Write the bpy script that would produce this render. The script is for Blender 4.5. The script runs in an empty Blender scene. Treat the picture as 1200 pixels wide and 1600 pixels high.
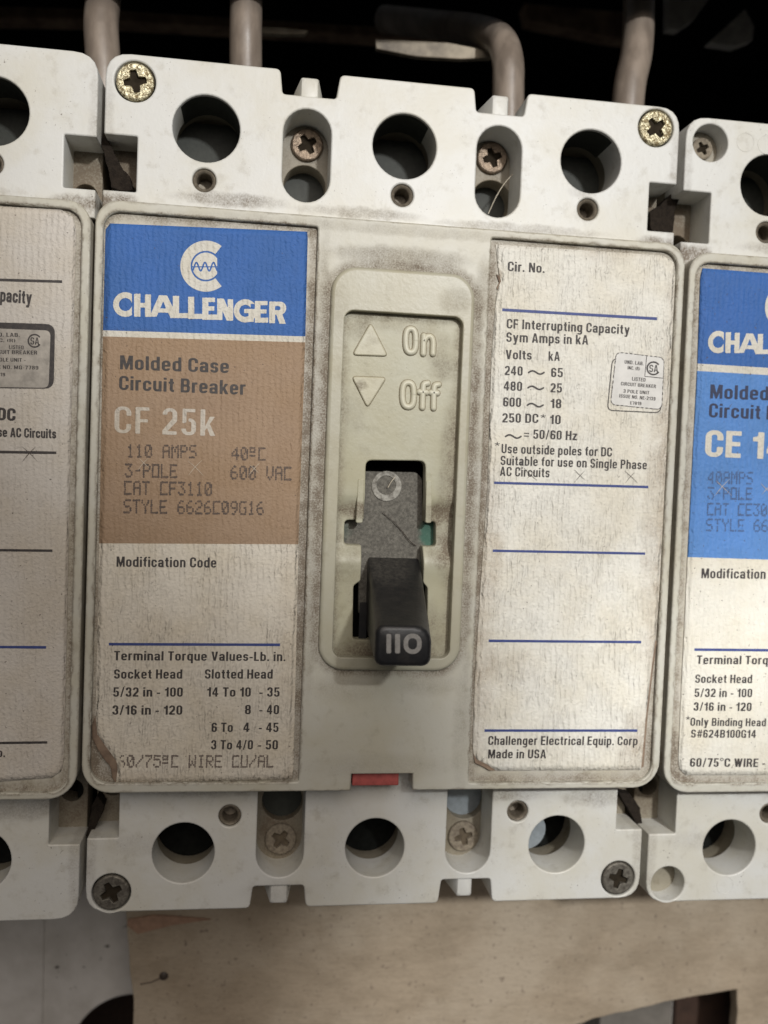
import bpy, bmesh, math, random
import numpy as np
from mathutils import Matrix, Vector
from mathutils.geometry import tessellate_polygon
random.seed(7); rng = np.random.default_rng(7)
sc = bpy.context.scene
S = 0.001                                  # geometry below is written in millimetres
# face frame: x to the right, y up the breakers, z out of the cover towards the viewer
# Blender frame: (x, -z, y)
F = 1400.0
R = np.array([[0.99006974, 0.03822596, 0.13528002], [-0.03249063, 0.99848742, -0.04435353], [-0.13677086, 0.03951776, 0.98981416]])
CAM = np.array([28.9887, 7.0024, 157.387])
M = np.array([[1, 0, 0], [0, 0, -1], [0, 1, 0.]])
# ------------------------------------------------------------------ camera
cd = bpy.data.cameras.new('camera'); cam = bpy.data.objects.new('camera', cd); sc.collection.objects.link(cam)
cd.sensor_fit = 'VERTICAL'; cd.sensor_height = 9.8; cd.sensor_width = 7.35; cd.lens = F / 1600 * 9.8
cd.clip_start = 0.005; cd.clip_end = 20
mw = Matrix((M @ R.T).tolist()).to_4x4(); mw.translation = Vector((M @ CAM * S).tolist()); cam.matrix_world = mw
sc.camera = cam
cd.dof.use_dof = True; cd.dof.focus_distance = 0.154; cd.dof.aperture_fstop = 4.2
# ------------------------------------------------------------------ world, lamps, exposure
w = bpy.data.worlds.new('World'); sc.world = w; w.use_nodes = True
w.node_tree.nodes['Background'].inputs[0].default_value = (0.95, 0.97, 1.0, 1); w.node_tree.nodes['Background'].inputs[1].default_value = 0.05
sc.view_settings.view_transform = 'Standard'; sc.view_settings.look = 'None'; sc.view_settings.exposure = 0.0; sc.view_settings.gamma = 1


def aim(o, tgt):
    d = Vector(tgt) - o.location
    o.rotation_euler = d.to_track_quat('-Z', 'Y').to_euler()


def P3(x, y, z): return (x * S, -z * S, y * S)


def spot(name, loc, tgt, power, half, blend, radius, col):
    l = bpy.data.lights.new(name, 'SPOT'); l.energy = power; l.spot_size = math.radians(2 * half); l.spot_blend = blend
    l.shadow_soft_size = radius; l.color = col
    o = bpy.data.objects.new(name, l); sc.collection.objects.link(o); o.location = P3(*loc); aim(o, P3(*tgt)); return o


LP = (215, 245, 640)
spot('lamp_upper', LP, (122, 126, 0), 13.0, 13.55, 0.13, 0.02, (1, 1, 0.985))
spot('lamp_lower', (221, 237, 640), (150, -101, 0), 15.5, 7.6, 0.10, 0.02, (1, 1, 0.985))  # second spot added so the cone edges leave the lower left shaded
al = bpy.data.lights.new('lamp_fill', 'AREA'); al.shape = 'RECTANGLE'; al.size = 0.45; al.size_y = 0.45; al.energy = 2.1; al.color = (1, 0.90, 0.81)
ao = bpy.data.objects.new('lamp_fill', al); sc.collection.objects.link(ao); ao.location = P3(40, 300, 540); aim(ao, P3(50, 0, 0))


def at(px, py, z):
    """photo pixel -> (x, y) in mm on the plane z"""
    d = R.T @ np.array([(px - 600) / F, -(py - 800) / F, -1.0]); s = (z - CAM[2]) / d[2]; q = CAM + s * d
    return (float(q[0]), float(q[1]))


def ats(pts, z): return [at(a, b, z) for a, b in pts]


# ------------------------------------------------------------------ material helpers
class NB:
    def __init__(s, name):
        s.m = bpy.data.materials.new(name); s.m.use_nodes = True; s.t = s.m.node_tree; s.t.nodes.clear()
        s.out = s.t.nodes.new('ShaderNodeOutputMaterial'); s.b = s.t.nodes.new('ShaderNodeBsdfPrincipled')
        s.t.links.new(s.b.outputs[0], s.out.inputs[0])
        g = s.t.nodes.new('ShaderNodeNewGeometry'); s.pos = s.vm('MULTIPLY', g.outputs['Position'], (1000, 1000, 1000))
        tc = s.t.nodes.new('ShaderNodeTexCoord'); s.obj = s.vm('MULTIPLY', tc.outputs['Object'], (1000, 1000, 1000))

    def set(s, inp, v):
        if hasattr(v, 'is_output'): s.t.links.new(v, inp)
        elif isinstance(v, (tuple, list)) and len(v) == 3 and inp.type == 'RGBA': inp.default_value = (*v, 1)
        else: inp.default_value = v

    def ma(s, op, a, b=0.0, c=0.0, clamp=False):
        n = s.t.nodes.new('ShaderNodeMath'); n.operation = op; n.use_clamp = clamp
        s.set(n.inputs[0], a); s.set(n.inputs[1], b); s.set(n.inputs[2], c); return n.outputs[0]

    def vm(s, op, a, b=(0, 0, 0)):
        n = s.t.nodes.new('ShaderNodeVectorMath'); n.operation = op; s.set(n.inputs[0], a); s.set(n.inputs[1], b)
        return n.outputs['Value'] if op in ('LENGTH', 'DOT_PRODUCT', 'DISTANCE') else n.outputs[0]

    def noise(s, scale, detail=4, rough=0.55, vec=None, stretch=None, dist=0.0):
        v = vec if vec is not None else s.pos
        if stretch: v = s.vm('MULTIPLY', v, stretch)
        n = s.t.nodes.new('ShaderNodeTexNoise'); s.set(n.inputs['Vector'], v); n.inputs['Scale'].default_value = scale
        n.inputs['Detail'].default_value = detail; n.inputs['Roughness'].default_value = rough; n.inputs['Distortion'].default_value = dist
        return n.outputs[0]

    def ramp(s, v, a, b, lo=0.0, hi=1.0):
        n = s.t.nodes.new('ShaderNodeMapRange'); n.interpolation_type = 'SMOOTHSTEP'
        s.set(n.inputs[0], v); s.set(n.inputs[1], a); s.set(n.inputs[2], b); s.set(n.inputs[3], lo); s.set(n.inputs[4], hi); return n.outputs[0]

    def mix(s, f, a, b):
        n = s.t.nodes.new('ShaderNodeMix'); n.data_type = 'RGBA'; s.set(n.inputs[0], f); s.set(n.inputs[6], a); s.set(n.inputs[7], b); return n.outputs[2]

    def xy(s):
        if not hasattr(s, '_xy'):
            n = s.t.nodes.new('ShaderNodeSeparateXYZ'); s.set(n.inputs[0], s.obj)
            s._xy = (s.ma('ADD', n.outputs[0], OX), s.ma('ADD', n.outputs[2], OY))
            # wobble so that stain outlines are never ruled lines
            wob = s.ma('MULTIPLY', s.ma('SUBTRACT', s.noise(0.5, 4), 0.5), 1.6)
            s._xy = (s.ma('ADD', s._xy[0], wob), s.ma('ADD', s._xy[1], wob))
        return s._xy

    def box(s, x0, y0, x1, y1, r, wi, st, wo=None):
        """stain hugging the outline of a rounded box: wi wide inside, wo wide outside"""
        x, y = s.xy(); cx, cy = (x0 + x1) / 2, (y0 + y1) / 2
        qx = s.ma('SUBTRACT', s.ma('ABSOLUTE', s.ma('SUBTRACT', x, cx)), (x1 - x0) / 2 - r)
        qy = s.ma('SUBTRACT', s.ma('ABSOLUTE', s.ma('SUBTRACT', y, cy)), (y1 - y0) / 2 - r)
        mx = s.ma('MAXIMUM', qx, 0.0); my = s.ma('MAXIMUM', qy, 0.0)
        l = s.ma('SQRT', s.ma('ADD', s.ma('MULTIPLY', mx, mx), s.ma('MULTIPLY', my, my)))
        d = s.ma('SUBTRACT', s.ma('ADD', l, s.ma('MINIMUM', s.ma('MAXIMUM', qx, qy), 0.0)), r)
        wo = wi if wo is None else wo
        a = s.ramp(d, -wi, 0.0); b = s.ramp(d, 0.0, wo, 1.0, 0.0)
        return s.ma('MULTIPLY', s.ma('MULTIPLY', a, b), st)

    def blob(s, cx, cy, rx, ry, st):
        x, y = s.xy()
        a = s.ma('DIVIDE', s.ma('SUBTRACT', x, cx), rx); b = s.ma('DIVIDE', s.ma('SUBTRACT', y, cy), ry)
        d = s.ma('ADD', s.ma('MULTIPLY', a, a), s.ma('MULTIPLY', b, b))
        return s.ma('MULTIPLY', s.ramp(d, 0.0, 1.0, 1.0, 0.0), st)

    def add(s, L):
        r = L[0]
        for q in L[1:]: r = s.ma('ADD', r, q)
        return r

    def bump(s, h, dist, strength=1.0, prev=None):
        n = s.t.nodes.new('ShaderNodeBump'); n.inputs['Strength'].default_value = strength; n.inputs['Distance'].default_value = dist
        s.set(n.inputs['Height'], h)
        if prev is not None: s.set(n.inputs['Normal'], prev)
        return n.outputs[0]

    def fin(s, col, rough=0.5, metal=0.0, normal=None, spec=0.5):
        s.set(s.b.inputs['Base Color'], col); s.set(s.b.inputs['Roughness'], rough); s.set(s.b.inputs['Metallic'], metal)
        s.b.inputs['Specular IOR Level'].default_value = spec
        if normal is not None: s.set(s.b.inputs['Normal'], normal)
        return s.m


OX, OY, OZ = 52.4, -73.0, -60.0            # where a breaker's root sits, in the face frame


def plastic(name, base, boxes=(), blobs=(), general=0.25, dirt=(0.105, 0.08, 0.055), rough=0.42, speck=0.6):
    n = NB(name)
    big = n.noise(0.07, 5, 0.6); fine = n.noise(1.6, 6, 0.7); mid = n.noise(0.35, 6, 0.65)
    c = n.mix(n.ramp(big, 0.35, 0.7), base, tuple(v * k for v, k in zip(base, (0.93, 0.9, 0.82))))
    c = n.mix(n.ma('MULTIPLY', n.ramp(mid, 0.52, 0.75), general), c, tuple(v * k for v, k in zip(base, (0.62, 0.58, 0.5))))
    # fine pepper of dirt
    pep = n.ramp(n.noise(2.4, 3, 0.6), 0.645, 0.73)
    pm = n.ramp(n.noise(0.22, 3), 0.46, 0.64)
    c = n.mix(n.ma('MULTIPLY', n.ma('MULTIPLY', pep, pm), speck), c, (0.09, 0.07, 0.055))
    L = [n.box(*b) for b in boxes] + [n.blob(*b) for b in blobs]
    if L:
        g = n.add(L)
        g = n.ma('MULTIPLY', g, n.ma('ADD', n.ma('MULTIPLY', n.ramp(n.noise(0.35, 6, .62), 0.25, 0.75), 0.6), 0.5))
        g = n.ma('MULTIPLY', g, n.ma('ADD', n.ma('MULTIPLY', n.ramp(n.noise(3.4, 5, .7), 0.3, 0.7), 0.85), 0.35), clamp=True)
        g = n.ma('MULTIPLY', g, 0.92)
        c = n.mix(g, c, n.mix(fine, dirt, tuple(v * 1.6 for v in dirt)))
        rough = n.ma('ADD', n.ma('MULTIPLY', g, 0.35), rough, clamp=True)
    nb = n.bump(n.noise(1.1, 4, 0.6), 0.00006, 0.55); nb = n.bump(fine, 0.00003, 0.5, nb)
    return n.fin(c, rough, 0.0, nb, 0.45)


def flat_mat(name, base, var=0.25, rough=0.55, metal=0.0, scale=1.0, bump=0.00004, spec=0.4, dark=None):
    n = NB(name); a = n.noise(0.8 * scale, 6, 0.65)
    c = n.mix(n.ramp(a, 0.3, 0.75), base, dark or tuple(v * (1 - var) for v in base))
    return n.fin(c, rough, metal, n.bump(n.noise(2.0 * scale, 5), bump, 0.6), spec)


def paper(name, base, edge=(), blobs=(), rib=1.0, tint=(0.30, 0.22, 0.14)):
    n = NB(name)
    ribs = n.noise(1.0, 3, 0.55, stretch=(1.25, 1.0, 0.42)); grain = n.noise(3.2, 4, 0.6)
    c = n.mix(n.ramp(n.noise(0.09, 5), 0.35, 0.7), base, tuple(v * k for v, k in zip(base, (0.94, 0.91, 0.85))))
    c = n.mix(n.ma('MULTIPLY', n.ramp(ribs, 0.5, 0.72), 0.13), c, tuple(v * 0.55 for v in base))
    c = n.mix(n.ma('MULTIPLY', n.ramp(grain, 0.62, 0.74), 0.13), c, (0.18, 0.14, 0.10))
    sp = n.ma('MULTIPLY', n.ramp(n.noise(1.7, 2), 0.705, 0.74), 0.8)
    c = n.mix(sp, c, (0.08, 0.06, 0.05))
    L = [n.box(*b) for b in edge] + [n.blob(*b) for b in blobs]
    if L:
        g = n.ma('MULTIPLY', n.add(L), n.ma('ADD', n.ma('MULTIPLY', n.ramp(n.noise(0.3, 4, .5), 0.2, 0.8), 0.8), 0.25))
        g = n.ma('MULTIPLY', g, n.ma('ADD', n.ma('MULTIPLY', n.ramp(n.noise(3.6, 5, .7), 0.25, 0.75), 0.8), 0.4), clamp=True)
        c = n.mix(g, c, tint)
    sx = n.t.nodes.new('ShaderNodeSeparateXYZ'); n.set(sx.inputs[0], n.pos)
    ph = n.ma('ADD', n.ma('MULTIPLY', sx.outputs[0], 6.28 / 1.02), n.ma('MULTIPLY', n.noise(0.32, 4, .6, stretch=(1.0, 1.0, 1.0)), 9.0))
    amp = n.ramp(n.noise(0.16, 3), 0.3, 0.65, 0.25, 1.0)
    wave = n.ma('MULTIPLY', n.ma('SINE', ph), amp)
    c = n.mix(n.ma('MULTIPLY', n.ramp(wave, -1.0, -0.2, 1.0, 0.0), 0.10 * rib), c, tuple(v * 0.5 for v in base))
    nb = n.bump(wave, 0.00011 * rib, 0.9); nb = n.bump(ribs, 0.00035 * rib, 0.8, nb); nb = n.bump(n.noise(1.9, 3, .6), 0.00022, 0.9, nb); nb = n.bump(grain, 0.00012, 0.7, nb)
    return n.fin(c, 0.6, 0.0, nb, 0.3)


CREAM = (0.60, 0.59, 0.53)
REC = [(1.4, -47.7, 37.3, 49.8, 2.5), (68.2, -48.2, 103.3, 50.2, 2.5)]
m_term = plastic('terminal cover plastic', (0.60, 0.603, 0.58), boxes=[(0, 50, 104.8, 80, 4, .6, .35)], blobs=[(22, 54.5, 12, 1.6, .8), (45, 54, 14, 1.3, .55), (75, 53.5, 20, 1.2, .5), (75, -52, 14, 2.2, .6), (20, -51, 18, 1.6, .5), (95, -53, 9, 2.5, .6), (86, 61, 3.4, 1.5, .3), (68, -62, 2.5, 3, .45), (3, 52.4, 5, 2.2, 1.3), (101, 52.6, 5, 1.8, .9), (1, 60, 1.2, 22, .35), (104, 60, 1.2, 22, .35), (1, -62, 1.4, 14, .4), (103.8, -62, 1.4, 14, .4), (52, -50, 55, 1.5, .45), (34, -70, 8, 2.5, .3), (10, -61, 9, 2.5, .25), (38, -60, 3, 3, .3)], general=0.5, speck=.9)
m_cover = plastic('cover plastic', (0.50, 0.49, 0.43), boxes=[(39.9, -27.6, 65.5, 43.3, 4.5, .4, 1.0, 1.9), (REC[0][0], REC[0][1], REC[0][2], REC[0][3], 2.5, .1, .9, .6), (REC[1][0], REC[1][1], REC[1][2], REC[1][3], 2.5, .1, .9, .6), (0, -49.4, 104.8, 51.7, 4.5, .45, .55)],
                  blobs=[(38.6, 20, 1.9, 34, .75), (38.4, -10, 1.6, 26, .6), (52, 45.6, 15, 2.4, .75), (66.8, 6, 1.3, 40, .9), (66.5, -38, 2.2, 14, .35), (60, -30, 7, 3, .35), (45, -31, 8, 3.5, .3), (52, -45, 16, 3, .25), (50, 50.2, 60, 1.3, .3), (67, 40, 2, 8, .5)], general=0.5)
m_floor = plastic('label recess plastic', (0.52, 0.50, 0.44), boxes=[(*REC[0], 2.6, 1.0), (*REC[1], 2.6, 1.0)], blobs=[(3, -44, 4, 7, .8), (36.3, 0, 1.6, 50, .7), (69.5, 0, 2.2, 52, .55)], general=0.8)
m_frame = plastic('toggle frame plastic', (0.405, 0.39, 0.31), boxes=[(42.4, -25.2, 63.5, 35.7, 1.8, .2, .3, .2), (39.9, -27.6, 65.5, 43.3, 4.5, .3, .4, .2)], blobs=[(62, 38.5, 4, 3, .4), (41, 36, 3, 6, .15)], general=0.35, rough=0.38, speck=.3)
m_panel = plastic('toggle panel plastic', (0.405, 0.395, 0.30), boxes=[(42.4, -25.2, 63.5, 35.7, 1.8, 1.9, .75, .3)], blobs=[(60.5, 27, 3.5, 3.5, .6), (45, 33, 3, 3, .5), (62, 4, 2.2, 20, .65), (46.5, 0.8, 4.8, 2.1, 1.3), (60.5, .6, 3.8, 2.4, 1.1), (58, 31, 6, 3, .35), (45.5, -5.5, 3.5, 3, .5), (61, -6, 3, 4, .6), (46, -12, 3, 6, .35), (45, 18, 2.5, 5, .3), (52, -24, 10, 2.5, .8), (60, -20, 3, 6, .6), (53, 34, 10, 2, .3)], general=0.5)
m_raised = plastic('raised letter plastic', (0.58, 0.565, 0.46), general=0.3, speck=.3)
m_arrow = plastic('raised arrow plastic', (0.49, 0.475, 0.375), general=0.6, speck=.6, blobs=[(46, 23, 1.5, 1.2, .7), (48, 31, 2, 1, .3)])
m_body = flat_mat('breaker body plastic', (0.20, 0.20, 0.18), .5, dark=(0.10, 0.09, 0.075))
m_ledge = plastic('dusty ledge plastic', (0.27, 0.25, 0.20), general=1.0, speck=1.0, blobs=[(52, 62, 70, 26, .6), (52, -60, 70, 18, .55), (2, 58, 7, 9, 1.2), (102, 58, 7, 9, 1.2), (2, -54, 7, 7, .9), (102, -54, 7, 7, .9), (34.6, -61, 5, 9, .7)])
m_side = plastic('side pocket plastic', (0.50, 0.49, 0.44), general=.9, speck=1.0, blobs=[(3, 55, 5, 3, .8), (2.5, -55, 4, 6, .5), (102, -54, 4, 6, .5), (102, 56, 4, 5, .5)])
m_dark = flat_mat('hollow interior plastic', (0.012, 0.013, 0.012), .4, 1.0, spec=0.05)
m_lug = flat_mat('blue grey lug', (0.23, 0.26, 0.28), .25, 0.5)
m_wall = plastic('wire hole plastic', (0.40, 0.41, 0.36), general=.7)
m_paper = paper('white label paper', (0.76, 0.745, 0.68), edge=[(REC[1][0], REC[1][1], REC[1][2], REC[1][3], 2, 2.6, .42)], blobs=[(70, -5, 4, 20, .55), (70, -30, 3, 16, .4), (100, -43, 4, 10, .7), (69.5, 44, 1.5, 1.5, 1.0), (101.5, 0, 3, 40, .45), (75, -27, 7, 4, .25), (90, 48.5, 6, 2, .3)])
m_paperL = paper('cream label paper', (0.68, 0.635, 0.55), edge=[(1.6, -48, 37, 49, 2, 1.0, .25)], blobs=[(10, -47, 10, 1.6, .3), (35.5, -47, 2, 2, .6), (35, -20, 3, 22, .25)])
m_paperP = paper('pinkish label paper', (0.58, 0.545, 0.495), edge=[(REC[1][0], REC[1][1], 102.4, REC[1][3], 2, .8, .3)], blobs=[(98, -40, 5, 10, .15)], rib=.5)
m_paperR = paper('speckled label paper', (0.69, 0.67, 0.60), edge=[(1.6, -48, 37, 49, 2, 1.0, .35)], rib=.45)
m_blue = paper('blue label print', (0.045, 0.135, 0.40), edge=[(2, 30, 35.6, 52, 1, .6, .35)], tint=(0.05, .06, .1), rib=.4)
m_brown = paper('brown label print', (0.33, 0.232, 0.155), tint=(0.16, .10, .07), blobs=[(20, 20, 10, 8, .25), (33, 12, 4, 10, .15)], rib=.4)
m_sky = paper('light blue label print', (0.10, 0.245, 0.58), tint=(0.05, .06, .1), rib=.5)
m_ink = flat_mat('black ink', (0.030, 0.027, 0.028), .5, .6, scale=2.5, dark=(.07, .06, .055), bump=0.00002)
m_faint = flat_mat('faded grey ink', (0.06, 0.045, 0.038), .5, .6, scale=2.0, dark=(.15, .10, .07), bump=0.00002)
m_faintB = flat_mat('faded ink on blue', (0.05, 0.09, 0.19), .5, .6, scale=2.0, dark=(.07, .15, .34), bump=0.00002)
m_navy = flat_mat('navy ink', (0.045, 0.07, 0.24), .3, .55, scale=2, bump=0.00002)
m_white = paper('white print', (0.64, 0.62, 0.56), rib=.6)
m_whiteF = paper('worn white print', (0.52, 0.475, 0.41), rib=.6)
m_tag = flat_mat('grey tag print', (0.66, 0.65, 0.62), .15, .5, scale=.6)
m_tagD = flat_mat('metallic tag print', (0.40, 0.375, 0.335), .4, .4, .35, scale=.5)
m_handle = NB('black handle plastic')
_n = m_handle; _c = _n.mix(_n.ramp(_n.noise(.5, 6, .7), .4, .75), (0.009, 0.009, 0.010), (0.022, 0.020, 0.019))
_d = _n.ma('MULTIPLY', _n.blob(52, -9, 6, 3.5, .4), _n.ramp(_n.noise(1.5, 6, .7), .3, .7)); _c = _n.mix(_d, _c, (.13, .12, .10))
m_handle = _n.fin(_c, .42, 0, _n.bump(_n.noise(1.5, 5), 0.00005, .6), .45)
_n = NB('dusty slide'); _f = _n.noise(2.2, 7, .75)
_c = _n.mix(_n.ramp(_f, .35, .7), (0.085, 0.08, 0.07), (0.19, 0.18, 0.155))
_g = _n.ramp(_n.add([_n.ma('MULTIPLY', _n.noise(.6, 4), .25), _n.blob(61.2, -3, 4.2, 4, 1.6), _n.blob(43.2, -3, 3.4, 3, .45), _n.blob(60, -10, 2.4, 6, 1.0)]), .15, 1.3)
_c = _n.mix(_g, _c, _n.mix(_f, (0.035, 0.085, 0.065), (0.095, 0.18, 0.14)))
_c = _n.mix(_n.ramp(_n.noise(5, 2), .7, .76), _c, (.35, .34, .3))
m_slide = _n.fin(_c, .8, 0, _n.bump(_f, 0.00012, .8), .2)
m_slidering = flat_mat('worn ring', (0.40, 0.39, 0.35), .5, .8, scale=1.2, dark=(.11, .10, .085), bump=.0002)
m_print110 = flat_mat('handle numerals', (0.26, 0.25, 0.235), .3, .5, scale=2)
_n = NB('flaky zinc screw'); _v = _n.noise(1.5, 4, .8, dist=.9)
_c = _n.mix(_n.ramp(_v, .44, .56), (0.22, 0.17, 0.09), (0.85, 0.79, 0.56))
m_screw = _n.fin(_c, _n.ramp(_v, .3, .7, .6, .35), .75, _n.bump(_v, 0.00022, 1.0), .5)
m_screwD = flat_mat('dull screw', (0.20, 0.185, 0.155), .5, .55, .5, scale=1.6, dark=(.07, .06, .05), bump=0.00015)
m_screwC = flat_mat('coppery screw', (0.24, 0.185, 0.135), .5, .4, .6, scale=1.6, dark=(.10, .075, .055), bump=0.0002)
m_screwDust = flat_mat('dust covered screw', (0.26, 0.225, 0.17), .5, .8, 0, scale=1.6, dark=(.13, .105, .08), bump=0.0003)
m_dustRec = flat_mat('dust filled recess', (0.13, 0.105, 0.075), .4, 1.0, spec=0.0, bump=.0002)
m_socket = flat_mat('screw recess', (0.035, 0.028, 0.02), .4, 1.0, spec=0.0)
m_red = flat_mat('red plastic', (0.42, 0.095, 0.085), .35, .5, scale=.9)
m_bush = flat_mat('grimy bushing', (0.20, 0.17, 0.13), .5, .5, .3, scale=2)
m_cable = NB('cable insulation'); _n = m_cable; _c = _n.mix(_n.ramp(_n.noise(.25, 5, stretch=(1, 1, .4)), .35, .7), (0.16, 0.13, 0.105), (0.26, 0.215, 0.175)); m_cable = _n.fin(_c, .38, 0, _n.bump(_n.noise(.5, 3), .0001, .5), .5)
m_hole_dark = flat_mat('dark hole interior', (0.036, 0.040, 0.033), .35, .6)  # holds the shade of the wire holes; one lug face uses it too
m_grime = flat_mat('packed grime', (0.27, 0.225, 0.155), .4, .8, scale=2)
m_black = flat_mat('shade black', (0.006, 0.006, 0.006), .5, 1.0, spec=0.0)  # near-black base keeps the unlit cabinet back dark under the spots
m_hair = flat_mat('hair', (0.06, 0.045, 0.035), .2, .5)
m_fibre = flat_mat('pale fibre', (0.5, 0.45, 0.36), .2, .5)
m_scr = flat_mat('pale scratch', (0.55, 0.47, 0.37), .2, .6)


# ------------------------------------------------------------------ geometry helpers
def to_world(co, org=(0, 0, 0)):
    co = np.asarray(co, float) - np.array(org); return np.stack([co[:, 0], -co[:, 2], co[:, 1]], 1) * S


ORG = (OX, OY, OZ)


class Geo:
    """collects triangles / polygons in the face frame (mm)"""
    def __init__(s): s.v = []; s.f = []; s.mi = []

    def add(s, verts, faces, mi=0):
        b = len(s.v); s.v += [tuple(map(float, q)) for q in verts]; s.f += [tuple(b + i for i in f) for f in faces]; s.mi += [mi] * len(faces); return s

    def mesh(s, name, mats, org=ORG, smooth=None):
        me = bpy.data.meshes.new(name); me.from_pydata(to_world(s.v, org).tolist(), [], s.f); me.update()
        for m in (mats if isinstance(mats, (list, tuple)) else [mats]): me.materials.append(m)
        me.polygons.foreach_set('material_index', s.mi)
        if smooth is not None:
            me.polygons.foreach_set('use_smooth', [True] * len(me.polygons)); me.set_sharp_from_angle(angle=math.radians(smooth))
        else: me.polygons.foreach_set('use_smooth', [False] * len(me.polygons))
        return me


def link(name, me, parent=None, **props):
    o = bpy.data.objects.new(name, me); sc.collection.objects.link(o)
    if parent is not None: o.parent = parent
    for k, v in props.items(): o[k] = v
    return o


def rrect(x0, y0, x1, y1, r, n=8):
    rs = r if isinstance(r, (tuple, list)) else (r, r, r, r)       # bl, br, tr, tl
    cs = [(x0, y0, 180), (x1, y0, 270), (x1, y1, 0), (x0, y1, 90)]; out = []
    for (cx, cy, a0), q in zip(cs, rs):
        if q < 1e-3: out.append((cx, cy)); continue
        ox = cx + (q if cx == x0 else -q); oy = cy + (q if cy == y0 else -q)
        for k in range(n + 1):
            a = math.radians(a0 + 90 * k / n); out.append((ox + q * math.cos(a), oy + q * math.sin(a)))
    return out


def round_poly(pts, rs, n=5):
    """fillet each corner of a polygon"""
    out = []; N = len(pts)
    for i, p in enumerate(pts):
        r = rs[i] if isinstance(rs, (list, tuple)) else rs
        p = np.array(p, float); a = np.array(pts[i - 1], float) - p; b = np.array(pts[(i + 1) % N], float) - p
        la, lb = np.linalg.norm(a), np.linalg.norm(b); a /= la; b /= lb
        if r <= 0: out.append(tuple(p)); continue
        d = min(r, la * .49, lb * .49)
        for k in range(n + 1):
            t = k / n; out.append(tuple((1 - t) ** 2 * (p + a * d) + 2 * t * (1 - t) * p + t * t * (p + b * d)))
    return out


def circle(cx, cy, r, n=40): return [(cx + r * math.cos(2 * math.pi * k / n), cy + r * math.sin(2 * math.pi * k / n)) for k in range(n)]


def stadium(cx, y0, y1, w, n=14):
    r = w / 2; return [(cx + r * math.cos(math.pi * k / n), y1 - r + r * math.sin(math.pi * k / n)) for k in range(n + 1)] + [(cx - r * math.cos(math.pi * k / n), y0 + r - r * math.sin(math.pi * k / n)) for k in range(n + 1)]


def offset_loop(L, d):
    """move a closed outline d to its left-hand side (inside, for one that runs anticlockwise)"""
    P = np.array(L, float); a = P - np.roll(P, 1, 0); b = np.roll(P, -1, 0) - P
    a /= np.linalg.norm(a, axis=1)[:, None] + 1e-12; b /= np.linalg.norm(b, axis=1)[:, None] + 1e-12
    na = np.stack([-a[:, 1], a[:, 0]], 1); nb_ = np.stack([-b[:, 1], b[:, 0]], 1); m = na + nb_; k = np.maximum((m * m).sum(1) / 2, .35)
    return P + m / k[:, None] * d


def clean(L):
    out = []
    for p in L:
        if not out or math.hypot(p[0] - out[-1][0], p[1] - out[-1][1]) > .004: out.append((float(p[0]), float(p[1])))
    if math.hypot(out[0][0] - out[-1][0], out[0][1] - out[-1][1]) < .004: out.pop()
    return out


def area(L): return sum(L[i - 1][0] * L[i][1] - L[i][0] * L[i - 1][1] for i in range(len(L))) / 2


def plate_geo(outline, holes, zt, zb, bev=0.25, G=None, mi=0, res=3, back=False, bevs=None):
    """a flat slab with holes, front edges rounded by bev"""
    G = G or Geo(); loops = []
    for k, L in enumerate([outline] + list(holes)):
        L = clean(L)
        if (area(L) > 0) != (k == 0): L = L[::-1]
        loops.append(L)
    tops = []
    for li, L in enumerate(loops):
        secs = []; n = len(L); bev = bevs[li] if bevs else bev
        for q in range(res + 1):
            t = q / res * math.pi / 2; c = offset_loop(L, bev * (1 - math.cos(t))); secs.append([(x, y, zt - bev * (1 - math.sin(t))) for x, y in c])
        secs = [[(x, y, zb) for x, y in L]] + secs
        loft(G, secs, mi, caps=(False, False)); tops.append([Vector((p[0], p[1], 0)) for p in secs[-1]])
    fl = [v for t in tops for v in t]; tr = tessellate_polygon(tops)
    V = [(v.x, v.y, zt) for v in fl]; Fc = []
    for t in tr:
        a, b, c = [fl[i] for i in t]; Fc.append(tuple(t) if (b - a).cross(c - a).z > 0 else tuple(reversed(t)))
    G.add(V, Fc, mi)
    if back:
        G.add([(v[0], v[1], zb) for v in V], [tuple(reversed(f)) for f in Fc], mi)
    return G


def box_geo(G, x0, x1, y0, y1, z0, z1, mi=0):
    v = [(x0, y0, z0), (x1, y0, z0), (x1, y1, z0), (x0, y1, z0), (x0, y0, z1), (x1, y0, z1), (x1, y1, z1), (x0, y1, z1)]
    return G.add(v, [(3, 2, 1, 0), (4, 5, 6, 7), (0, 1, 5, 4), (1, 2, 6, 5), (2, 3, 7, 6), (3, 0, 4, 7)], mi)


def loft(G, secs, mi=0, caps=(True, True)):
    n = len(secs[0]); v = [p for s_ in secs for p in s_]; f = []
    for k in range(len(secs) - 1):
        for i in range(n): j = (i + 1) % n; f.append((k * n + i, k * n + j, (k + 1) * n + j, (k + 1) * n + i))
    if caps[0]: f.append(tuple(reversed(range(n))))
    if caps[1]: f.append(tuple((len(secs) - 1) * n + i for i in range(n)))
    return G.add(v, f, mi)


def tube_geo(G, pts, rad, n=16, mi=0, flat=1.0):
    P = [np.array(p, float) for p in pts]; secs = []; up = np.array([0.13, 0.21, 0.97])
    for i, p in enumerate(P):
        t = P[min(i + 1, len(P) - 1)] - P[max(i - 1, 0)]; t /= np.linalg.norm(t)
        a = np.cross(t, (0, 0, 1.0)) if abs(t[2]) < .95 else np.cross(t, (0, 1.0, 0)); a /= np.linalg.norm(a); b = np.cross(a, t)
        r = rad[i] if isinstance(rad, (list, tuple)) else rad
        secs.append([p + r * (math.cos(2 * math.pi * k / n) * a + flat * math.sin(2 * math.pi * k / n) * b) for k in range(n)])
    return loft(G, secs, mi)


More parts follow.
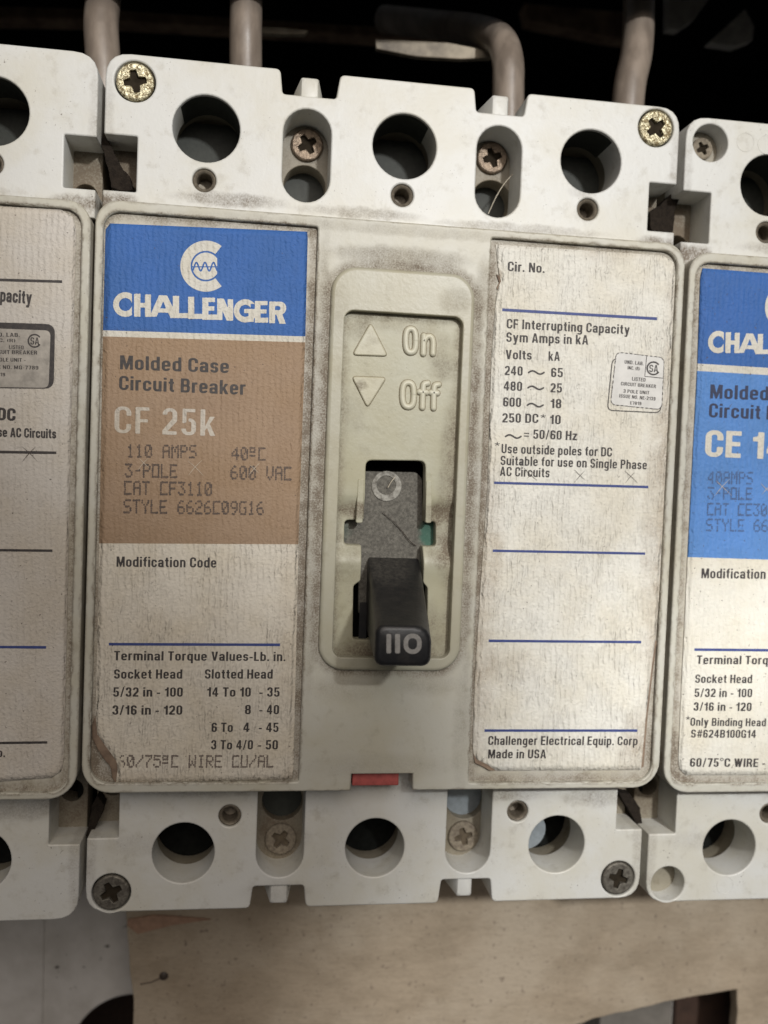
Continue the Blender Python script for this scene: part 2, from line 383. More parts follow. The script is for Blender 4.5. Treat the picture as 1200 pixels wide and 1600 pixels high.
def spline(pts, n=8):
    P = [np.array(p, float) for p in pts]; P = [2 * P[0] - P[1]] + P + [2 * P[-1] - P[-2]]; out = []
    for i in range(1, len(P) - 2):
        for k in range(n):
            t = k / n; a, b, c, d = P[i - 1:i + 3]
            out.append(.5 * (2 * b + (c - a) * t + (2 * a - 5 * b + 4 * c - d) * t * t + (3 * b - a - 3 * c + d) * t ** 3))
    out.append(P[-2]); return out


def lathe_geo(G, cx, cy, prof, n=36, mi=0):
    """prof: (radius, z) from outside in; closed with a centre point when radius is 0"""
    secs = [[(cx + r * math.cos(2 * math.pi * k / n), cy + r * math.sin(2 * math.pi * k / n), z) for k in range(n)] for r, z in prof]
    return loft(G, secs, mi, caps=(False, prof[-1][0] > 0 and len(prof[0]) == 2))


def sdf_geo(fn, x0, x1, y0, y1, res, z, mp, G=None, mi=0):
    """fill of the region fn < 0 (fn on numpy arrays) by marching squares; mp maps (u, v) to (x, y)"""
    nx = int((x1 - x0) / res) + 2; ny = int((y1 - y0) / res) + 2
    X, Y = np.meshgrid(x0 + np.arange(nx) * res, y0 + np.arange(ny) * res); Fv = fn(X, Y)
    ins = Fv < 0; full = ins[:-1, :-1] & ins[1:, :-1] & ins[:-1, 1:] & ins[1:, 1:]
    anyi = ins[:-1, :-1] | ins[1:, :-1] | ins[:-1, 1:] | ins[1:, 1:]
    G = G or Geo(); V = []; Fc = []
    for j in range(ny - 1):
        i = 0; row = full[j]
        while i < nx - 1:
            if row[i]:
                k = i
                while k < nx - 1 and row[k]: k += 1
                b = len(V); V += [(X[j, i], Y[j, i]), (X[j, k], Y[j, k]), (X[j + 1, k], Y[j + 1, k]), (X[j + 1, i], Y[j + 1, i])]; Fc.append((b, b + 1, b + 2, b + 3)); i = k
            else: i += 1
    js, is_ = np.nonzero(anyi & ~full)
    for j, i in zip(js, is_):
        cs = [(j, i), (j, i + 1), (j + 1, i + 1), (j + 1, i)]; poly = []
        for q in range(4):
            a = cs[q]; b_ = cs[(q + 1) % 4]; fa, fb = Fv[a], Fv[b_]
            if fa < 0: poly.append((X[a], Y[a]))
            if (fa < 0) != (fb < 0):
                t = fa / (fa - fb); poly.append((X[a] + (X[b_] - X[a]) * t, Y[a] + (Y[b_] - Y[a]) * t))
        if len(poly) >= 3: b = len(V); V += poly; Fc.append(tuple(range(b, b + len(poly))))
    if not V: return G
    out = [(*mp(u, v), z) for u, v in V]
    # face the viewer
    a, b, c = [np.array(out[i]) for i in Fc[0][:3]]
    if np.cross(b - a, c - a)[2] < 0: Fc = [tuple(reversed(f)) for f in Fc]
    return G.add(out, Fc, mi)


def sd_poly(X, Y, P):
    d = np.full(X.shape, 1e9); ins = np.zeros(X.shape, bool); n = len(P)
    for i in range(n):
        (ax, ay), (bx, by) = P[i], P[(i + 1) % n]; ex, ey = bx - ax, by - ay
        t = np.clip(((X - ax) * ex + (Y - ay) * ey) / (ex * ex + ey * ey + 1e-12), 0, 1)
        d = np.minimum(d, np.hypot(X - ax - t * ex, Y - ay - t * ey))
        c = ((ay > Y) != (by > Y)); xi = ax + (Y - ay) * ex / (ey if abs(ey) > 1e-9 else 1e-9); ins ^= (c & (X < xi))
    return np.where(ins, -d, d)


def sd_box(X, Y, x0, y0, x1, y1, r=0.0):
    qx = np.abs(X - (x0 + x1) / 2) - (x1 - x0) / 2 + r; qy = np.abs(Y - (y0 + y1) / 2) - (y1 - y0) / 2 + r
    return np.hypot(np.maximum(qx, 0), np.maximum(qy, 0)) + np.minimum(np.maximum(qx, qy), 0) - r


def sd_poly_line(X, Y, P, w):
    d = np.full(X.shape, 1e9)
    for (ax, ay), (bx, by) in zip(P[:-1], P[1:]):
        ex, ey = bx - ax, by - ay; t = np.clip(((X - ax) * ex + (Y - ay) * ey) / (ex * ex + ey * ey + 1e-12), 0, 1)
        d = np.minimum(d, np.hypot(X - ax - t * ex, Y - ay - t * ey))
    return d - w / 2


# ------------------------------------------------------------------ writing
ZL = -0.62                                   # top of the paper labels
ZP = ZL + 0.035                              # print on them
# a condensed bold sans drawn here as implicit shapes: capitals 10 high, lower case 7.4
FW, FH = 1.85, 1.5
def _bx(x0, y0, x1, y1, r=0): return lambda X, Y: sd_box(X, Y, x0, y0, x1, y1, r)
def _pl(*p): return lambda X, Y: sd_poly(X, Y, p)
def _un(*f): return lambda X, Y: np.minimum.reduce([q(X, Y) for q in f])
def _cut(a, *b): return lambda X, Y: np.maximum.reduce([a(X, Y)] + [-q(X, Y) for q in b])
def _rg(x0, y0, x1, y1, r=2.5): return _cut(_bx(x0, y0, x1, y1, r), _bx(x0 + FW, y0 + FH, x1 - FW, y1 - FH, max(r - FW, .45)))
def _rl(x0, y0, x1, y1, r=2.5):   # square on the left
    return lambda X, Y: np.maximum(np.maximum(sd_box(X, Y, x0 - 5, y0, x1, y1, r), x0 - X), -np.maximum(sd_box(X, Y, x0 - 5, y0 + FH, x1 - FW, y1 - FH, max(r - FW, .45)), x0 + FW - X))
def _mx(f, w): return lambda X, Y: f(w - X, Y)
def _rot(f, w, h): return lambda X, Y: f(w - X, h - Y)
def _S(w, h):
    m = h / 2
    return _un(_cut(_rg(0, m - FH / 2, w, h, min(2.4, h * .27)), _bx(w / 2 - .1, m - 2, w + 2, h * .71)), _cut(_rg(0, 0, w, m + FH / 2, min(2.4, h * .27)), _bx(-2, h * .29, w / 2 + .1, m + 2)))
_O = _rg(0, 0, 5.7, 10, 2.6); _o = _rg(0, 0, 5.1, 7.4, 2.3)
_C = _cut(_O, _bx(2.9, 3.7, 8, 6.4)); _c = _cut(_o, _bx(2.6, 2.8, 8, 4.7))
_E = _un(_bx(0, 0, FW, 10), _bx(0, 0, 4.9, FH), _bx(0, 8.5, 4.9, 10), _bx(0, 4.4, 4.6, 5.85))
_F = _un(_bx(0, 0, FW, 10), _bx(0, 8.5, 4.8, 10), _bx(0, 4.2, 4.4, 5.65))
_P = _rl(0, 4.1, 5.5, 10, 2.5)
_n = _un(_bx(0, 0, FW, 7.4), _cut(lambda X, Y: _rg(0, -6, 5.1, 7.4, 2.2)(X, Y), _bx(-2, -9, 2.2, 5.2), _bx(-2, -9, 9, 0)))
_six = _un(_rg(0, 0, 5.1, 6.1, 2.2), _cut(_rg(0, 0, 5.1, 10, 2.4), _bx(2.4, -1, 8, 7.2)))
_two = _un(_cut(_rg(0, 3.5, 5.1, 10, 2.4), _bx(-1, 2, 2.3, 7.3), _bx(-1, 2, 9, 5.4)), _pl((0, 0), (0, 1.7), (3.3, 6.2), (5.1, 5.9), (5.0, 5.0), (2.1, 1.5), (2.1, 0)), _bx(0, 0, 5.0, 1.55))
_y = _un(_pl((0, 7.4), (1.95, 7.4), (3.75, .3), (1.95, -.2)), _pl((5.5, 7.4), (3.6, 7.4), (1.3, -2.7), (3.1, -2.7)), _bx(.4, -2.8, 2.4, -1.4))
_r3 = _un(_rg(0, 0, 5.1, 5.7, 2.2), _rg(0.1, 4.3, 5.0, 10, 2.2))
GL = {
    'A': (6.2, _cut(_pl((0, 0), (2.05, 10), (4.15, 10), (6.2, 0), (4.3, 0), (3.95, 2.1), (2.25, 2.1), (1.9, 0)), _pl((2.45, 3.5), (3.75, 3.5), (3.1, 7.9)))),
    'B': (5.6, _un(_rl(0, 0, 5.6, 5.7, 2.2), _rl(0, 4.25, 5.4, 10, 2.2))), 'C': (5.6, _C), 'D': (5.7, _rl(0, 0, 5.7, 10, 2.7)), 'E': (4.9, _E), 'F': (4.8, _F),
    'G': (5.7, _un(_cut(_O, _bx(2.9, 5.2, 8, 6.6), _bx(2.9, 3.5, 3.8, 6)), _bx(3.1, 4.0, 5.7, 5.4), _bx(4.2, 0, 5.7, 5.4))), 'H': (5.8, _un(_bx(0, 0, FW, 10), _bx(5.8 - FW, 0, 5.8, 10), _bx(0, 4.4, 5.8, 5.9))), 'I': (FW, _bx(0, 0, FW, 10)),
    'L': (4.6, _un(_bx(0, 0, FW, 10), _bx(0, 0, 4.6, 1.55))), 'M': (7.4, _un(_bx(0, 0, 1.7, 10), _bx(5.7, 0, 7.4, 10), _pl((0, 10), (2.3, 10), (4.4, 1), (4.2, 0), (3.2, 0)), _pl((7.4, 10), (5.1, 10), (3.0, 1), (3.2, 0), (4.2, 0)))),
    'N': (5.9, _un(_bx(0, 0, 1.75, 10), _bx(4.15, 0, 5.9, 10), _pl((0, 10), (2.0, 10), (5.9, 0), (3.9, 0)))), 'O': (5.7, _O), 'P': (5.5, _un(_P, _bx(0, 0, FW, 10))),
    'R': (5.7, _un(_P, _bx(0, 0, FW, 10), _pl((2.6, 4.9), (4.5, 4.6), (5.4, 2.8), (5.8, 0), (3.8, 0), (3.6, 2.6), (2.4, 4.3)))), 'S': (5.4, _S(5.4, 10)), 'T': (5.2, _un(_bx(0, 8.5, 5.2, 10), _bx(1.68, 0, 3.52, 10))),
    'U': (5.7, _cut(_rg(0, 0, 5.7, 16, 2.6), _bx(-2, 10, 9, 20))), 'V': (6.0, _pl((0, 10), (2.0, 10), (3.0, 3), (4.0, 10), (6.0, 10), (4.0, 0), (2.0, 0))),
    'W': (8.4, _un(_pl((0, 10), (1.9, 10), (3.6, 0), (1.7, 0)), _pl((5.1, 10), (3.3, 10), (1.7, 0), (3.6, 0)), _pl((3.3, 10), (5.1, 10), (6.7, 0), (4.8, 0)), _pl((8.4, 10), (6.5, 10), (4.8, 0), (6.7, 0)))),
    'K': (5.9, _un(_bx(0, 0, FW, 10), _pl((1, 3.6), (3.7, 10), (5.8, 10), (1.7, 2.4)), _pl((2.0, 5.2), (3.4, 6.6), (6.0, 0), (3.9, 0)))),
    'a': (5.1, _un(_cut(_rg(0, 0, 5.0, 7.4, 2.1), _bx(-2, -2, 3.1, 5.2)), _rg(0, 0, 5.0, 4.5, 1.6), _bx(3.3, 0, 5.1, 1.2))),
    'b': (5.2, _un(_rg(0, 0, 5.2, 7.4, 2.3), _bx(0, 0, FW, 10))), 'c': (5.0, _c), 'd': (5.2, _un(_rg(0, 0, 5.2, 7.4, 2.3), _bx(5.2 - FW, 0, 5.2, 10))),
    'e': (5.1, _un(_cut(_o, _bx(2.7, 1.9, 8, 3.3)), _bx(.6, 3.1, 4.6, 4.35))), 'f': (3.3, _un(_cut(_rg(.7, 0, 5.6, 10.1, 2.2), _bx(3.3, -2, 9, 14), _bx(-2, -2, 9, 0), _bx(2.6, -2, 9, 8)), _bx(0, 5.9, 3.3, 7.3))),
    'g': (5.2, _un(_rg(0, 0, 5.2, 7.4, 2.3), _bx(5.2 - FW, -1, 5.2, 7.4), _cut(_rg(0, -2.9, 5.2, 3, 2.2), _bx(-2, -1.3, 3.2, 9)))), 'h': (5.1, _un(_n, _bx(0, 0, FW, 10))),
    'i': (1.85, _un(_bx(0, 0, FW, 7.4), _bx(0, 8.5, FW, 10))), 'k': (5.2, _un(_bx(0, 0, FW, 10), _pl((1.2, 2.6), (3.1, 7.4), (5.2, 7.4), (1.8, 2.0)), _pl((1.9, 4.0), (3.1, 5.2), (5.4, 0), (3.3, 0)))),
    'l': (1.85, _bx(0, 0, FW, 10)), 'm': (8.2, _un(_n, lambda X, Y: np.maximum(_n(X - 3.15, Y), 2.8 - X))), 'n': (5.1, _n), 'o': (5.1, _o),
    'p': (5.2, _un(_rg(0, 0, 5.2, 7.4, 2.3), _bx(0, -2.8, FW, 7.4))), 'q': (5.2, _un(_rg(0, 0, 5.2, 7.4, 2.3), _bx(5.2 - FW, -2.8, 5.2, 7.4))),
    'r': (3.4, _un(_bx(0, 0, FW, 7.4), _cut(_rg(0, -3, 5.4, 7.5, 2.2), _bx(3.4, -9, 9, 9), _bx(-2, -9, 9, 4.9)))), 's': (4.7, _S(4.7, 7.4)),
    't': (3.4, _un(_cut(_rg(.8, 0, 5.6, 12, 1.9), _bx(3.4, -2, 9, 14), _bx(-2, 9.4, 9, 15), _bx(2.7, 1.5, 9, 15)), _bx(0, 5.9, 3.3, 7.3))), 'u': (5.1, _rot(_n, 5.1, 7.4)),
    'v': (5.2, _pl((0, 7.4), (1.9, 7.4), (2.6, 2.6), (3.3, 7.4), (5.2, 7.4), (3.5, 0), (1.7, 0))), 'w': (7.2, _un(_pl((0, 7.4), (1.8, 7.4), (3.1, 0), (1.5, 0)), _pl((4.4, 7.4), (2.8, 7.4), (1.5, 0), (3.1, 0)), _pl((2.8, 7.4), (4.4, 7.4), (5.7, 0), (4.1, 0)), _pl((7.2, 7.4), (5.4, 7.4), (4.1, 0), (5.7, 0)))),
    'y': (5.5, _y), 'z': (4.6, _un(_bx(0, 0, 4.6, 1.5), _bx(0, 5.9, 4.6, 7.4), _pl((0, 1.3), (2.1, 1.3), (4.6, 6.1), (2.5, 6.1)))),
    '0': (5.1, _rg(0, 0, 5.1, 10, 2.4)), '1': (3.6, _un(_bx(1.7, 0, 3.55, 10), _pl((0, 6.6), (0, 8.0), (1.4, 8.3), (2.2, 10), (2.5, 8), (1.8, 6.6)))), '2': (5.1, _two),
    '3': (5.1, _cut(_r3, _bx(-2, 3.1, 2.3, 6.9))), '4': (5.4, _cut(_un(_bx(2.7, 0, 4.5, 10), _bx(0, 2.1, 5.4, 3.6), _pl((0, 2.1), (0, 3.8), (2.6, 10), (4.3, 10), (4.3, 2.1))), _pl((1.5, 3.6), (2.75, 3.6), (2.75, 7.3)))),
    '5': (5.1, _un(_cut(_rg(0, 0, 5.1, 6.5, 2.3), _bx(-2, 2.7, 2.3, 9)), _bx(.3, 4.6, 1.9, 10), _bx(.3, 8.5, 4.8, 10), _bx(.3, 4.4, 1.5, 5.4))), '6': (5.1, _six), '7': (5.0, _un(_bx(0, 8.4, 5.0, 10), _pl((3.2, 8.6), (5.0, 8.6), (3.0, 0), (1.1, 0)))),
    '8': (5.1, _r3), '9': (5.1, _rot(_six, 5.1, 10)),
    '.': (1.8, _bx(0, 0, 1.7, 1.8)), ',': (1.8, _bx(0, -1, 1.7, 1.8)), '-': (3.0, _bx(0, 3.0, 3.0, 4.4)), '/': (3.6, _pl((0, -.3), (1.3, -.3), (3.6, 10.3), (2.3, 10.3))),
    '=': (5.2, _un(_bx(0, 4.9, 5.2, 6.1), _bx(0, 2.0, 5.2, 3.2))), '(': (2.4, _pl((2.4, 10.5), (1, 9), (0, 6), (0, 3.5), (1, .5), (2.4, -1), (1.9, 3), (1.9, 6.5))), ')': (2.4, _pl((0, 10.5), (1.4, 9), (2.4, 6), (2.4, 3.5), (1.4, .5), (0, -1), (.5, 3), (.5, 6.5))),
    '°': (3.4, lambda X, Y: np.abs(np.hypot(X - 1.7, Y - 8.6) - 1.4) - .38), '#': (6.0, _un(_pl((1.1, 0), (2.2, 0), (3.2, 10), (2.1, 10)), _pl((3.3, 0), (4.4, 0), (5.4, 10), (4.3, 10)), _bx(0, 2.6, 5.8, 3.8), _bx(.3, 6.2, 6, 7.4))),
    '*': (4.2, _un(*[_pl(*[(2.1 + r * math.cos(a + d), 7.9 + r * math.sin(a + d)) for r, d in ((.3, -1.57), (2.15, -.2), (2.15, .2), (.3, 1.57))]) for a in [math.pi / 2 + k * 2 * math.pi / 5 for k in range(5)]])),
}
_gc = {}


def glyph(ch, bold):
    k = (ch, round(bold, 3))
    if k not in _gc:
        wd, f = GL[ch]; g = sdf_geo(lambda X, Y: f(X, Y) - bold, -1.0, wd + 1.2, -4, 12.2, .31, 0, lambda u, v: (u, v)); _gc[k] = (wd, np.array(g.v), g.f)
    return _gc[k]


def line_text(G, s, a, b, cap, z, bold=0.0, mi=0, space=1.15):
    """write s so that it runs from photo pixel a to photo pixel b (baseline ends), capitals cap pixels tall"""
    A = np.array(at(*a, z)); B = np.array(at(*b, z)); C = np.array(at(a[0], a[1] - cap, z)); u = B - A; hgt = np.linalg.norm(C - A)
    L = np.linalg.norm(u); e = u / L; nrm = np.array([-e[1], e[0]]); x = 0; items = []
    for ch in s:
        if ch == ' ': x += 2.9; continue
        wd, v, f = glyph(ch, bold); items.append((x, v, f)); x += wd + space
    x -= space; kx = L / x; ky = hgt / 10
    for x0, v, f in items:
        P = A + np.outer((v[:, 0] + x0) * kx, e) + np.outer(v[:, 1] * ky, nrm); G.add(np.column_stack([P, np.full(len(P), z)]), f, mi)
    return G


def rule(G, a, b, th, z=ZP, mi=0):
    A = np.array(at(*a, z)); B = np.array(at(*b, z)); e = (B - A) / np.linalg.norm(B - A); n = np.array([-e[1], e[0]]) * th / 2 / 8.9
    nn = 14; up = []; dn = []
    for k in range(nn + 1):
        p = A + (B - A) * k / nn; j = random.uniform(-.02, .02) ; up.append((*(p + n * (1 + j * 2)), z)); dn.append((*(p - n * (1 + j * 2)), z))
    v = dn + up; return G.add(v, [(k, k + 1, nn + 2 + k, nn + 1 + k) for k in range(nn)], mi)


DOT = {'0': '01110 10011 10011 10101 11001 11001 01110', '1': '00100 01100 00100 00100 00100 00100 01110', '2': '01110 10001 00001 00110 01000 10000 11111', '3': '11111 00010 00100 00010 00001 10001 01110',
       '4': '00010 00110 01010 10010 11111 00010 00010', '5': '11111 10000 11110 00001 00001 10001 01110', '6': '00110 01000 10000 11110 10001 10001 01110', '7': '11111 00001 00010 00100 01000 01000 01000',
       '9': '01110 10001 10001 01111 00001 00010 01100', 'A': '01110 10001 10001 11111 10001 10001 10001', 'C': '11111 10000 10000 10000 10000 10000 11111', 'E': '11111 10000 10000 11110 10000 10000 11111',
       'F': '11111 10000 10000 11110 10000 10000 10000', 'G': '01111 10000 10000 10011 10001 10001 01111', 'I': '01110 00100 00100 00100 00100 00100 01110', 'L': '10000 10000 10000 10000 10000 10000 11111',
       'M': '10001 11011 10101 10101 10001 10001 10001', 'O': '11111 10001 10001 10001 10001 10001 11111', 'P': '11110 10001 10001 11110 10000 10000 10000', 'R': '11110 10001 10001 11110 10100 10010 10001',
       'S': '01111 10000 10000 01110 00001 00001 11110', 'T': '11111 00100 00100 00100 00100 00100 00100', 'U': '10001 10001 10001 10001 10001 10001 11111', 'V': '10001 10001 10001 10001 10001 01010 00100',
       'W': '10001 10001 10001 10101 10101 11011 10001', 'Y': '10001 10001 01010 00100 00100 00100 00100', '/': '00001 00001 00010 00100 01000 10000 10000', '-': '00000 00000 00000 01110 00000 00000 00000',
       'o': '11110 10010 11110 00000 11110 00000 00000', ' ': '00000 ' * 6 + '00000'}


def dot_text(G, s, a, b, cap, z=ZP, mi=0, drop=.05):
    A = np.array(at(*a, z)); B = np.array(at(*b, z)); C = np.array(at(a[0], a[1] - cap, z)); n = len(s) * 6 - 1
    u = (B - A) / n; nrm = np.array([-(B - A)[1], (B - A)[0]]) / np.linalg.norm(B - A); vv = nrm * np.linalg.norm(C - A) / 7
    lu, lv = np.linalg.norm(u), np.linalg.norm(vv); r = max(lu, lv) * .66
    for ci, ch in enumerate(s):
        for ry, row in enumerate(DOT[ch].split()):
            for rx, c in enumerate(row):
                if c == '1' and random.random() > drop:
                    p = A + u * (ci * 6 + rx + .5) + vv * (6.5 - ry) + rng.normal(0, .02, 2); rr = r * random.uniform(.78, 1.05)
                    k0 = random.random(); zz = z + random.uniform(0, .012)
                    G.add([(p[0] + rr * math.cos(q * 1.0472 + k0) * .85, p[1] + rr * math.sin(q * 1.0472 + k0), zz) for q in range(6)], [(0, 1, 2, 3, 4, 5)], mi)
    return G


def ring_seg(X, Y, cx, cy, ri, ro, half):   # annulus with a gap of +-half degrees to the right (Y down)
    r = np.hypot(X - cx, Y - cy); th = np.abs(np.degrees(np.arctan2(Y - cy, X - cx)))
    return np.maximum(np.maximum(ri - r, r - ro), (half - th) * r * math.pi / 180)


def sa_mark(G, cx, cy, r, z=ZP, mi=0):
    sdf_geo(lambda X, Y: ring_seg(X, Y, cx, cy, r * .78, r, 33), cx - r - 1, cx + r + 1, cy - r - 1, cy + r + 1, r / 14, z, lambda u, v: at(u, v, z), G, mi)
    line_text(G, 'S', (cx - r * .62, cy + r * .52), (cx - r * .05, cy + r * .55), r * 1.05, z, -.1, mi)
    line_text(G, 'A', (cx + r * .02, cy + r * .55), (cx + r * .66, cy + r * .58), r * 1.05, z, -.1, mi)


# the maker's wordmark and C emblem, digitised at 3.636 x photo pixels from (160, 360)
def zmap(z): return lambda u, v: at(160 + u / 3.6364, 360 + v / 3.6364, z)


def wordmark_fn(X, Y):
    B = lambda x0, y0, x1, y1: sd_box(X, Y, x0, y0, x1, y1, 2)
    P = lambda *p: sd_poly(X, Y, p)
    L = [np.maximum(ring_seg(X, Y, 131, 421, 37, 70, 0), X - 168), B(180, 360, 216, 490), B(242, 364, 276, 491), B(210, 412, 250, 438),
         np.maximum(P((322, 368), (368, 370), (428, 496), (386, 495), (374, 468), (318, 466), (308, 490), (268, 490)), -P((346, 402), (328, 443), (362, 444))),
         B(400, 372, 436, 497), B(386, 470, 490, 498), B(487, 377, 522, 501), B(487, 474, 575, 503),
         B(568, 382, 602, 506), B(568, 382, 640, 407), B(568, 431, 636, 456), B(568, 478, 655, 508),
         B(652, 387, 682, 509), P((652, 387), (690, 388), (744, 513), (706, 512)), B(712, 391, 743, 513),
         np.maximum(ring_seg(X, Y, 812, 457, 34, 66, 0), np.minimum(X - 842, 440 - Y) * -1 - 1e3 * 0) if False else np.maximum(ring_seg(X, Y, 812, 457, 34, 66, 0), -sd_box(X, Y, 842, 418, 900, 447)),
         B(806, 446, 860, 470), B(830, 446, 860, 520),
         B(866, 401, 898, 522), B(866, 401, 938, 425), B(866, 449, 932, 472), B(866, 496, 942, 524),
         B(948, 404, 981, 527), np.maximum(sd_box(X, Y, 948, 405, 1044, 478, 34), -sd_box(X, Y, 975, 430, 1012, 453, 10)), P((985, 470), (1020, 470), (1042, 531), (1006, 530))]
    r = L[0]
    for q in L[1:]: r = np.minimum(r, q)
    return r + 1.2 * np.sin(X * .31 + 2 * np.sin(Y * .17)) * np.cos(Y * .27) * .6


def emblem_fn(X, Y):
    cx, cy = 588, 203; ring = ring_seg(X, Y, cx, cy, 87, 145, 52)
    disc = np.maximum(np.hypot(X - cx, Y - cy) - 77, X - 652)
    xs = np.linspace(514, 656, 60); wave = [(x, 206 - 24 * math.sin((x - 522) / 48.5 * 2 * math.pi)) for x in xs]
    return np.minimum(ring, np.maximum(disc, -np.minimum(sd_poly_line(X, Y, wave, 9), sd_poly_line(X, Y, [(505, 207), (660, 207)], 6))))


# ------------------------------------------------------------------ the breaker's moulded parts
ZT, ZB = -4.63, -5.47
HB = [(17.5, 66.5), (52.6, 66.5), (87.6, 66.8)]; HB2 = [(17.2, -62.5), (52.2, -62.2), (87.4, -62.2)]
SM = [(17.4, 57.6), (52.5, 57.8), (87.4, 58.0)]; SM2 = [(25.3, -55.8), (79.4, -55.7)]
SCR = [(5.2, 73.4), (99.9, 74.0)]; SCR2 = [(4.7, -69.5), (100.1, -69.2)]


def build_parts(corner_screws=True):
    """every mesh a breaker shares with its neighbours: list of (name, mesh, children)"""
    out = []
    # terminal covers
    for top in (True, False):
        if top:
            z = ZT
            ol = [(.25, 50.2), (.25, 54.6), (5.85, 54.6), (5.85, 64.1), (.25, 64.1), (.25, 78), (30, 78), (30.5, 73.7), (40.0, 73.7), (40.6, 78), (65, 78), (65.5, 73.8), (74.4, 73.8), (75, 78), (104.55, 78), (104.55, 63.9), (99.2, 63.9), (99.2, 55), (104.55, 55), (104.55, 50.2)]
            rr = [0, .3, .3, .3, .3, 4.2, .9, .6, .6, .9, .9, .6, .6, .9, 4.2, .3, .3, .3, .3, 0]
            big, sm, sl, scr = HB, SM, [stadium(35.1, 55.2, 71.5, 8.5), stadium(70.1, 55.2, 71.7, 8.4)], SCR
            tabs = [(33.6, 36.9, 73.2, 77.2), (68.4, 71.6, 73.3, 77.4)]; rb = 5.8
        else:
            z = ZB
            ol = [(.25, -73.1), (29.4, -73.1), (29.9, -69), (39.2, -69), (39.7, -73.1), (64.6, -73.1), (65.1, -68.6), (74.6, -68.6), (75.1, -73.1), (104.55, -73.1), (104.55, -59.5), (99.2, -59.5), (99.2, -46.5), (5.7, -46.5), (5.7, -59.5), (.25, -59.5)]
            rr = [4.2, .9, .6, .6, .9, .9, .6, .6, .9, 4.2, .3, .3, 0, 0, .3, .3]
            big, sm, sl, scr = HB2, SM2, [stadium(34.6, -67.4, -46, 8.7), stadium(70.0, -67.4, -46, 8.7)], SCR2
            tabs = [(33.0, 36.3, -72.6, -68.4), (68.2, 71.2, -72.2, -68)]; rb = 5.55
            sl = [[(x, min(y, -49.2 + .0)) for x, y in s_] for s_ in sl]
            sl = [[p for i, p in enumerate(s_) if i == 0 or abs(p[0] - s_[i - 1][0]) + abs(p[1] - s_[i - 1][1]) > .02] for s_ in sl]
            sl = [[(34.6 - 4.35, -63.05)] + stadium(34.6, -67.4, -56, 8.7)[15:] + [(34.6 + 4.35, -49.3), (34.6 - 4.35, -49.3)], None]
            def half(cx): return [(cx - 4.35 * math.cos(math.pi * k / 14), -63.05 - 4.35 * math.sin(math.pi * k / 14)) for k in range(15)] + [(cx + 4.35, -49.3), (cx - 4.35, -49.3)]
            sl = [half(34.6), half(70.0)]
        cm = {}
        holes = [circle(x, y, rb) for x, y in big] + [circle(x, y, 2.05, 24) for x, y in sm] + sl + [circle(x, y, 3.5 if top else 3.45, 32) for x, y in scr]
        G = plate_geo(round_poly(ol, rr), holes, z, z - 8.0, .28)
        for x0, x1, y0, y1 in tabs:
            a = .55; yo = y1 if top else y0; yi = y0 if top else y1
            r0 = [(x0 - a, min(yo, yi), z - 9), (x1 + a, min(yo, yi), z - 9), (x1 + a, max(yo, yi), z - 9), (x0 - a, max(yo, yi), z - 9)]
            def sec(ins, zz, s=0.0): q = rrect(x0 + ins - s, min(yo, yi) + ins, x1 - ins + s, max(yo, yi) - ins, .5, 3); return [(px, py, zz) for px, py in q]
            loft(G, [sec(0, z - 9, 1.2), sec(0, z - .9), sec(.25, z - .55), sec(.6, z - .45)])
        me = G.mesh('terminal_cover', m_term, smooth=35)
        G2 = plate_geo(round_poly(ol, rr), [h_ for k_, h_ in enumerate(holes) if k_ < len(holes) - 1], z, z - 8.0, .28); PLAIN[me.name] = G2.mesh('terminal_cover', m_term, smooth=35)
        kids = []
        # bushings in the small holes
        for x, y in sm:
            g = Geo(); lathe_geo(g, x, y, [(2.02, z - .55), (1.75, z - .35), (1.45, z - .5), (1.3, z - 1.1), (1.25, z - 4), (0, z - 4.2)], 24)
            kids.append(('bushing', g.mesh('bushing', m_bush, smooth=50)))
        out.append(('terminal_cover', me, kids))
        # layer behind: ledge with through holes
        g = Geo()
        if top:
            ol2 = rrect(.5, 48.2, 104.3, 73.4, 1)
            hol = [circle(x, y, rb + .6) for x, y in big] + [circle(35.2, 60.4, 3.9, 30), circle(70.9, 60.6, 3.9, 30), circle(3.3, 55.9, 2.1, 20), circle(101.4, 56.1, 2.1, 20)]
            plate_geo(ol2, hol, z - 8.0, z - 24, .15, g)
        else:
            ol2 = rrect(.5, -70.5, 104.3, -46, 1)
            hol = [circle(x, y, min(rb + 1.2, 6.2)) for x, y in big] + [circle(35.0, -56.0, 3.9, 30), circle(71.0, -56.2, 3.9, 30), circle(3.3, -52.6, 2.1, 20), circle(101.4, -52.6, 2.1, 20)]
            plate_geo(ol2, hol, z - 8.0, z - 13.2, .15, g)
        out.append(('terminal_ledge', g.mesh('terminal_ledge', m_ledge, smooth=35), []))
        if top:
            for (x, y), (mid, hw) in zip(big, ((180, 38), (0, 42), (-8, 52))):  # added dark sheet keeps the unlit side of each hole wall dark
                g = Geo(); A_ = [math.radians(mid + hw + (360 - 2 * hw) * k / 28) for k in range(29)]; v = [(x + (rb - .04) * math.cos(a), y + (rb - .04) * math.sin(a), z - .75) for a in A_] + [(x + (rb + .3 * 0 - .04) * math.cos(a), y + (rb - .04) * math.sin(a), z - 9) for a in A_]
                g.add(v, [(k, 29 + k, 30 + k, k + 1) for k in range(28)]); out.append(('hole_shade', g.mesh('hole_shade', m_hole_dark, smooth=60), []))
            g = Geo(); plate_geo(rrect(8, 57, 97, 72, 1), [circle(x + .3, y - 5.4, 3.4, 30) for x, y in big], z - 12.5, z - 13.5, .1, g); out.append(('inner_plate', g.mesh('inner_plate', m_hole_dark, smooth=35), []))
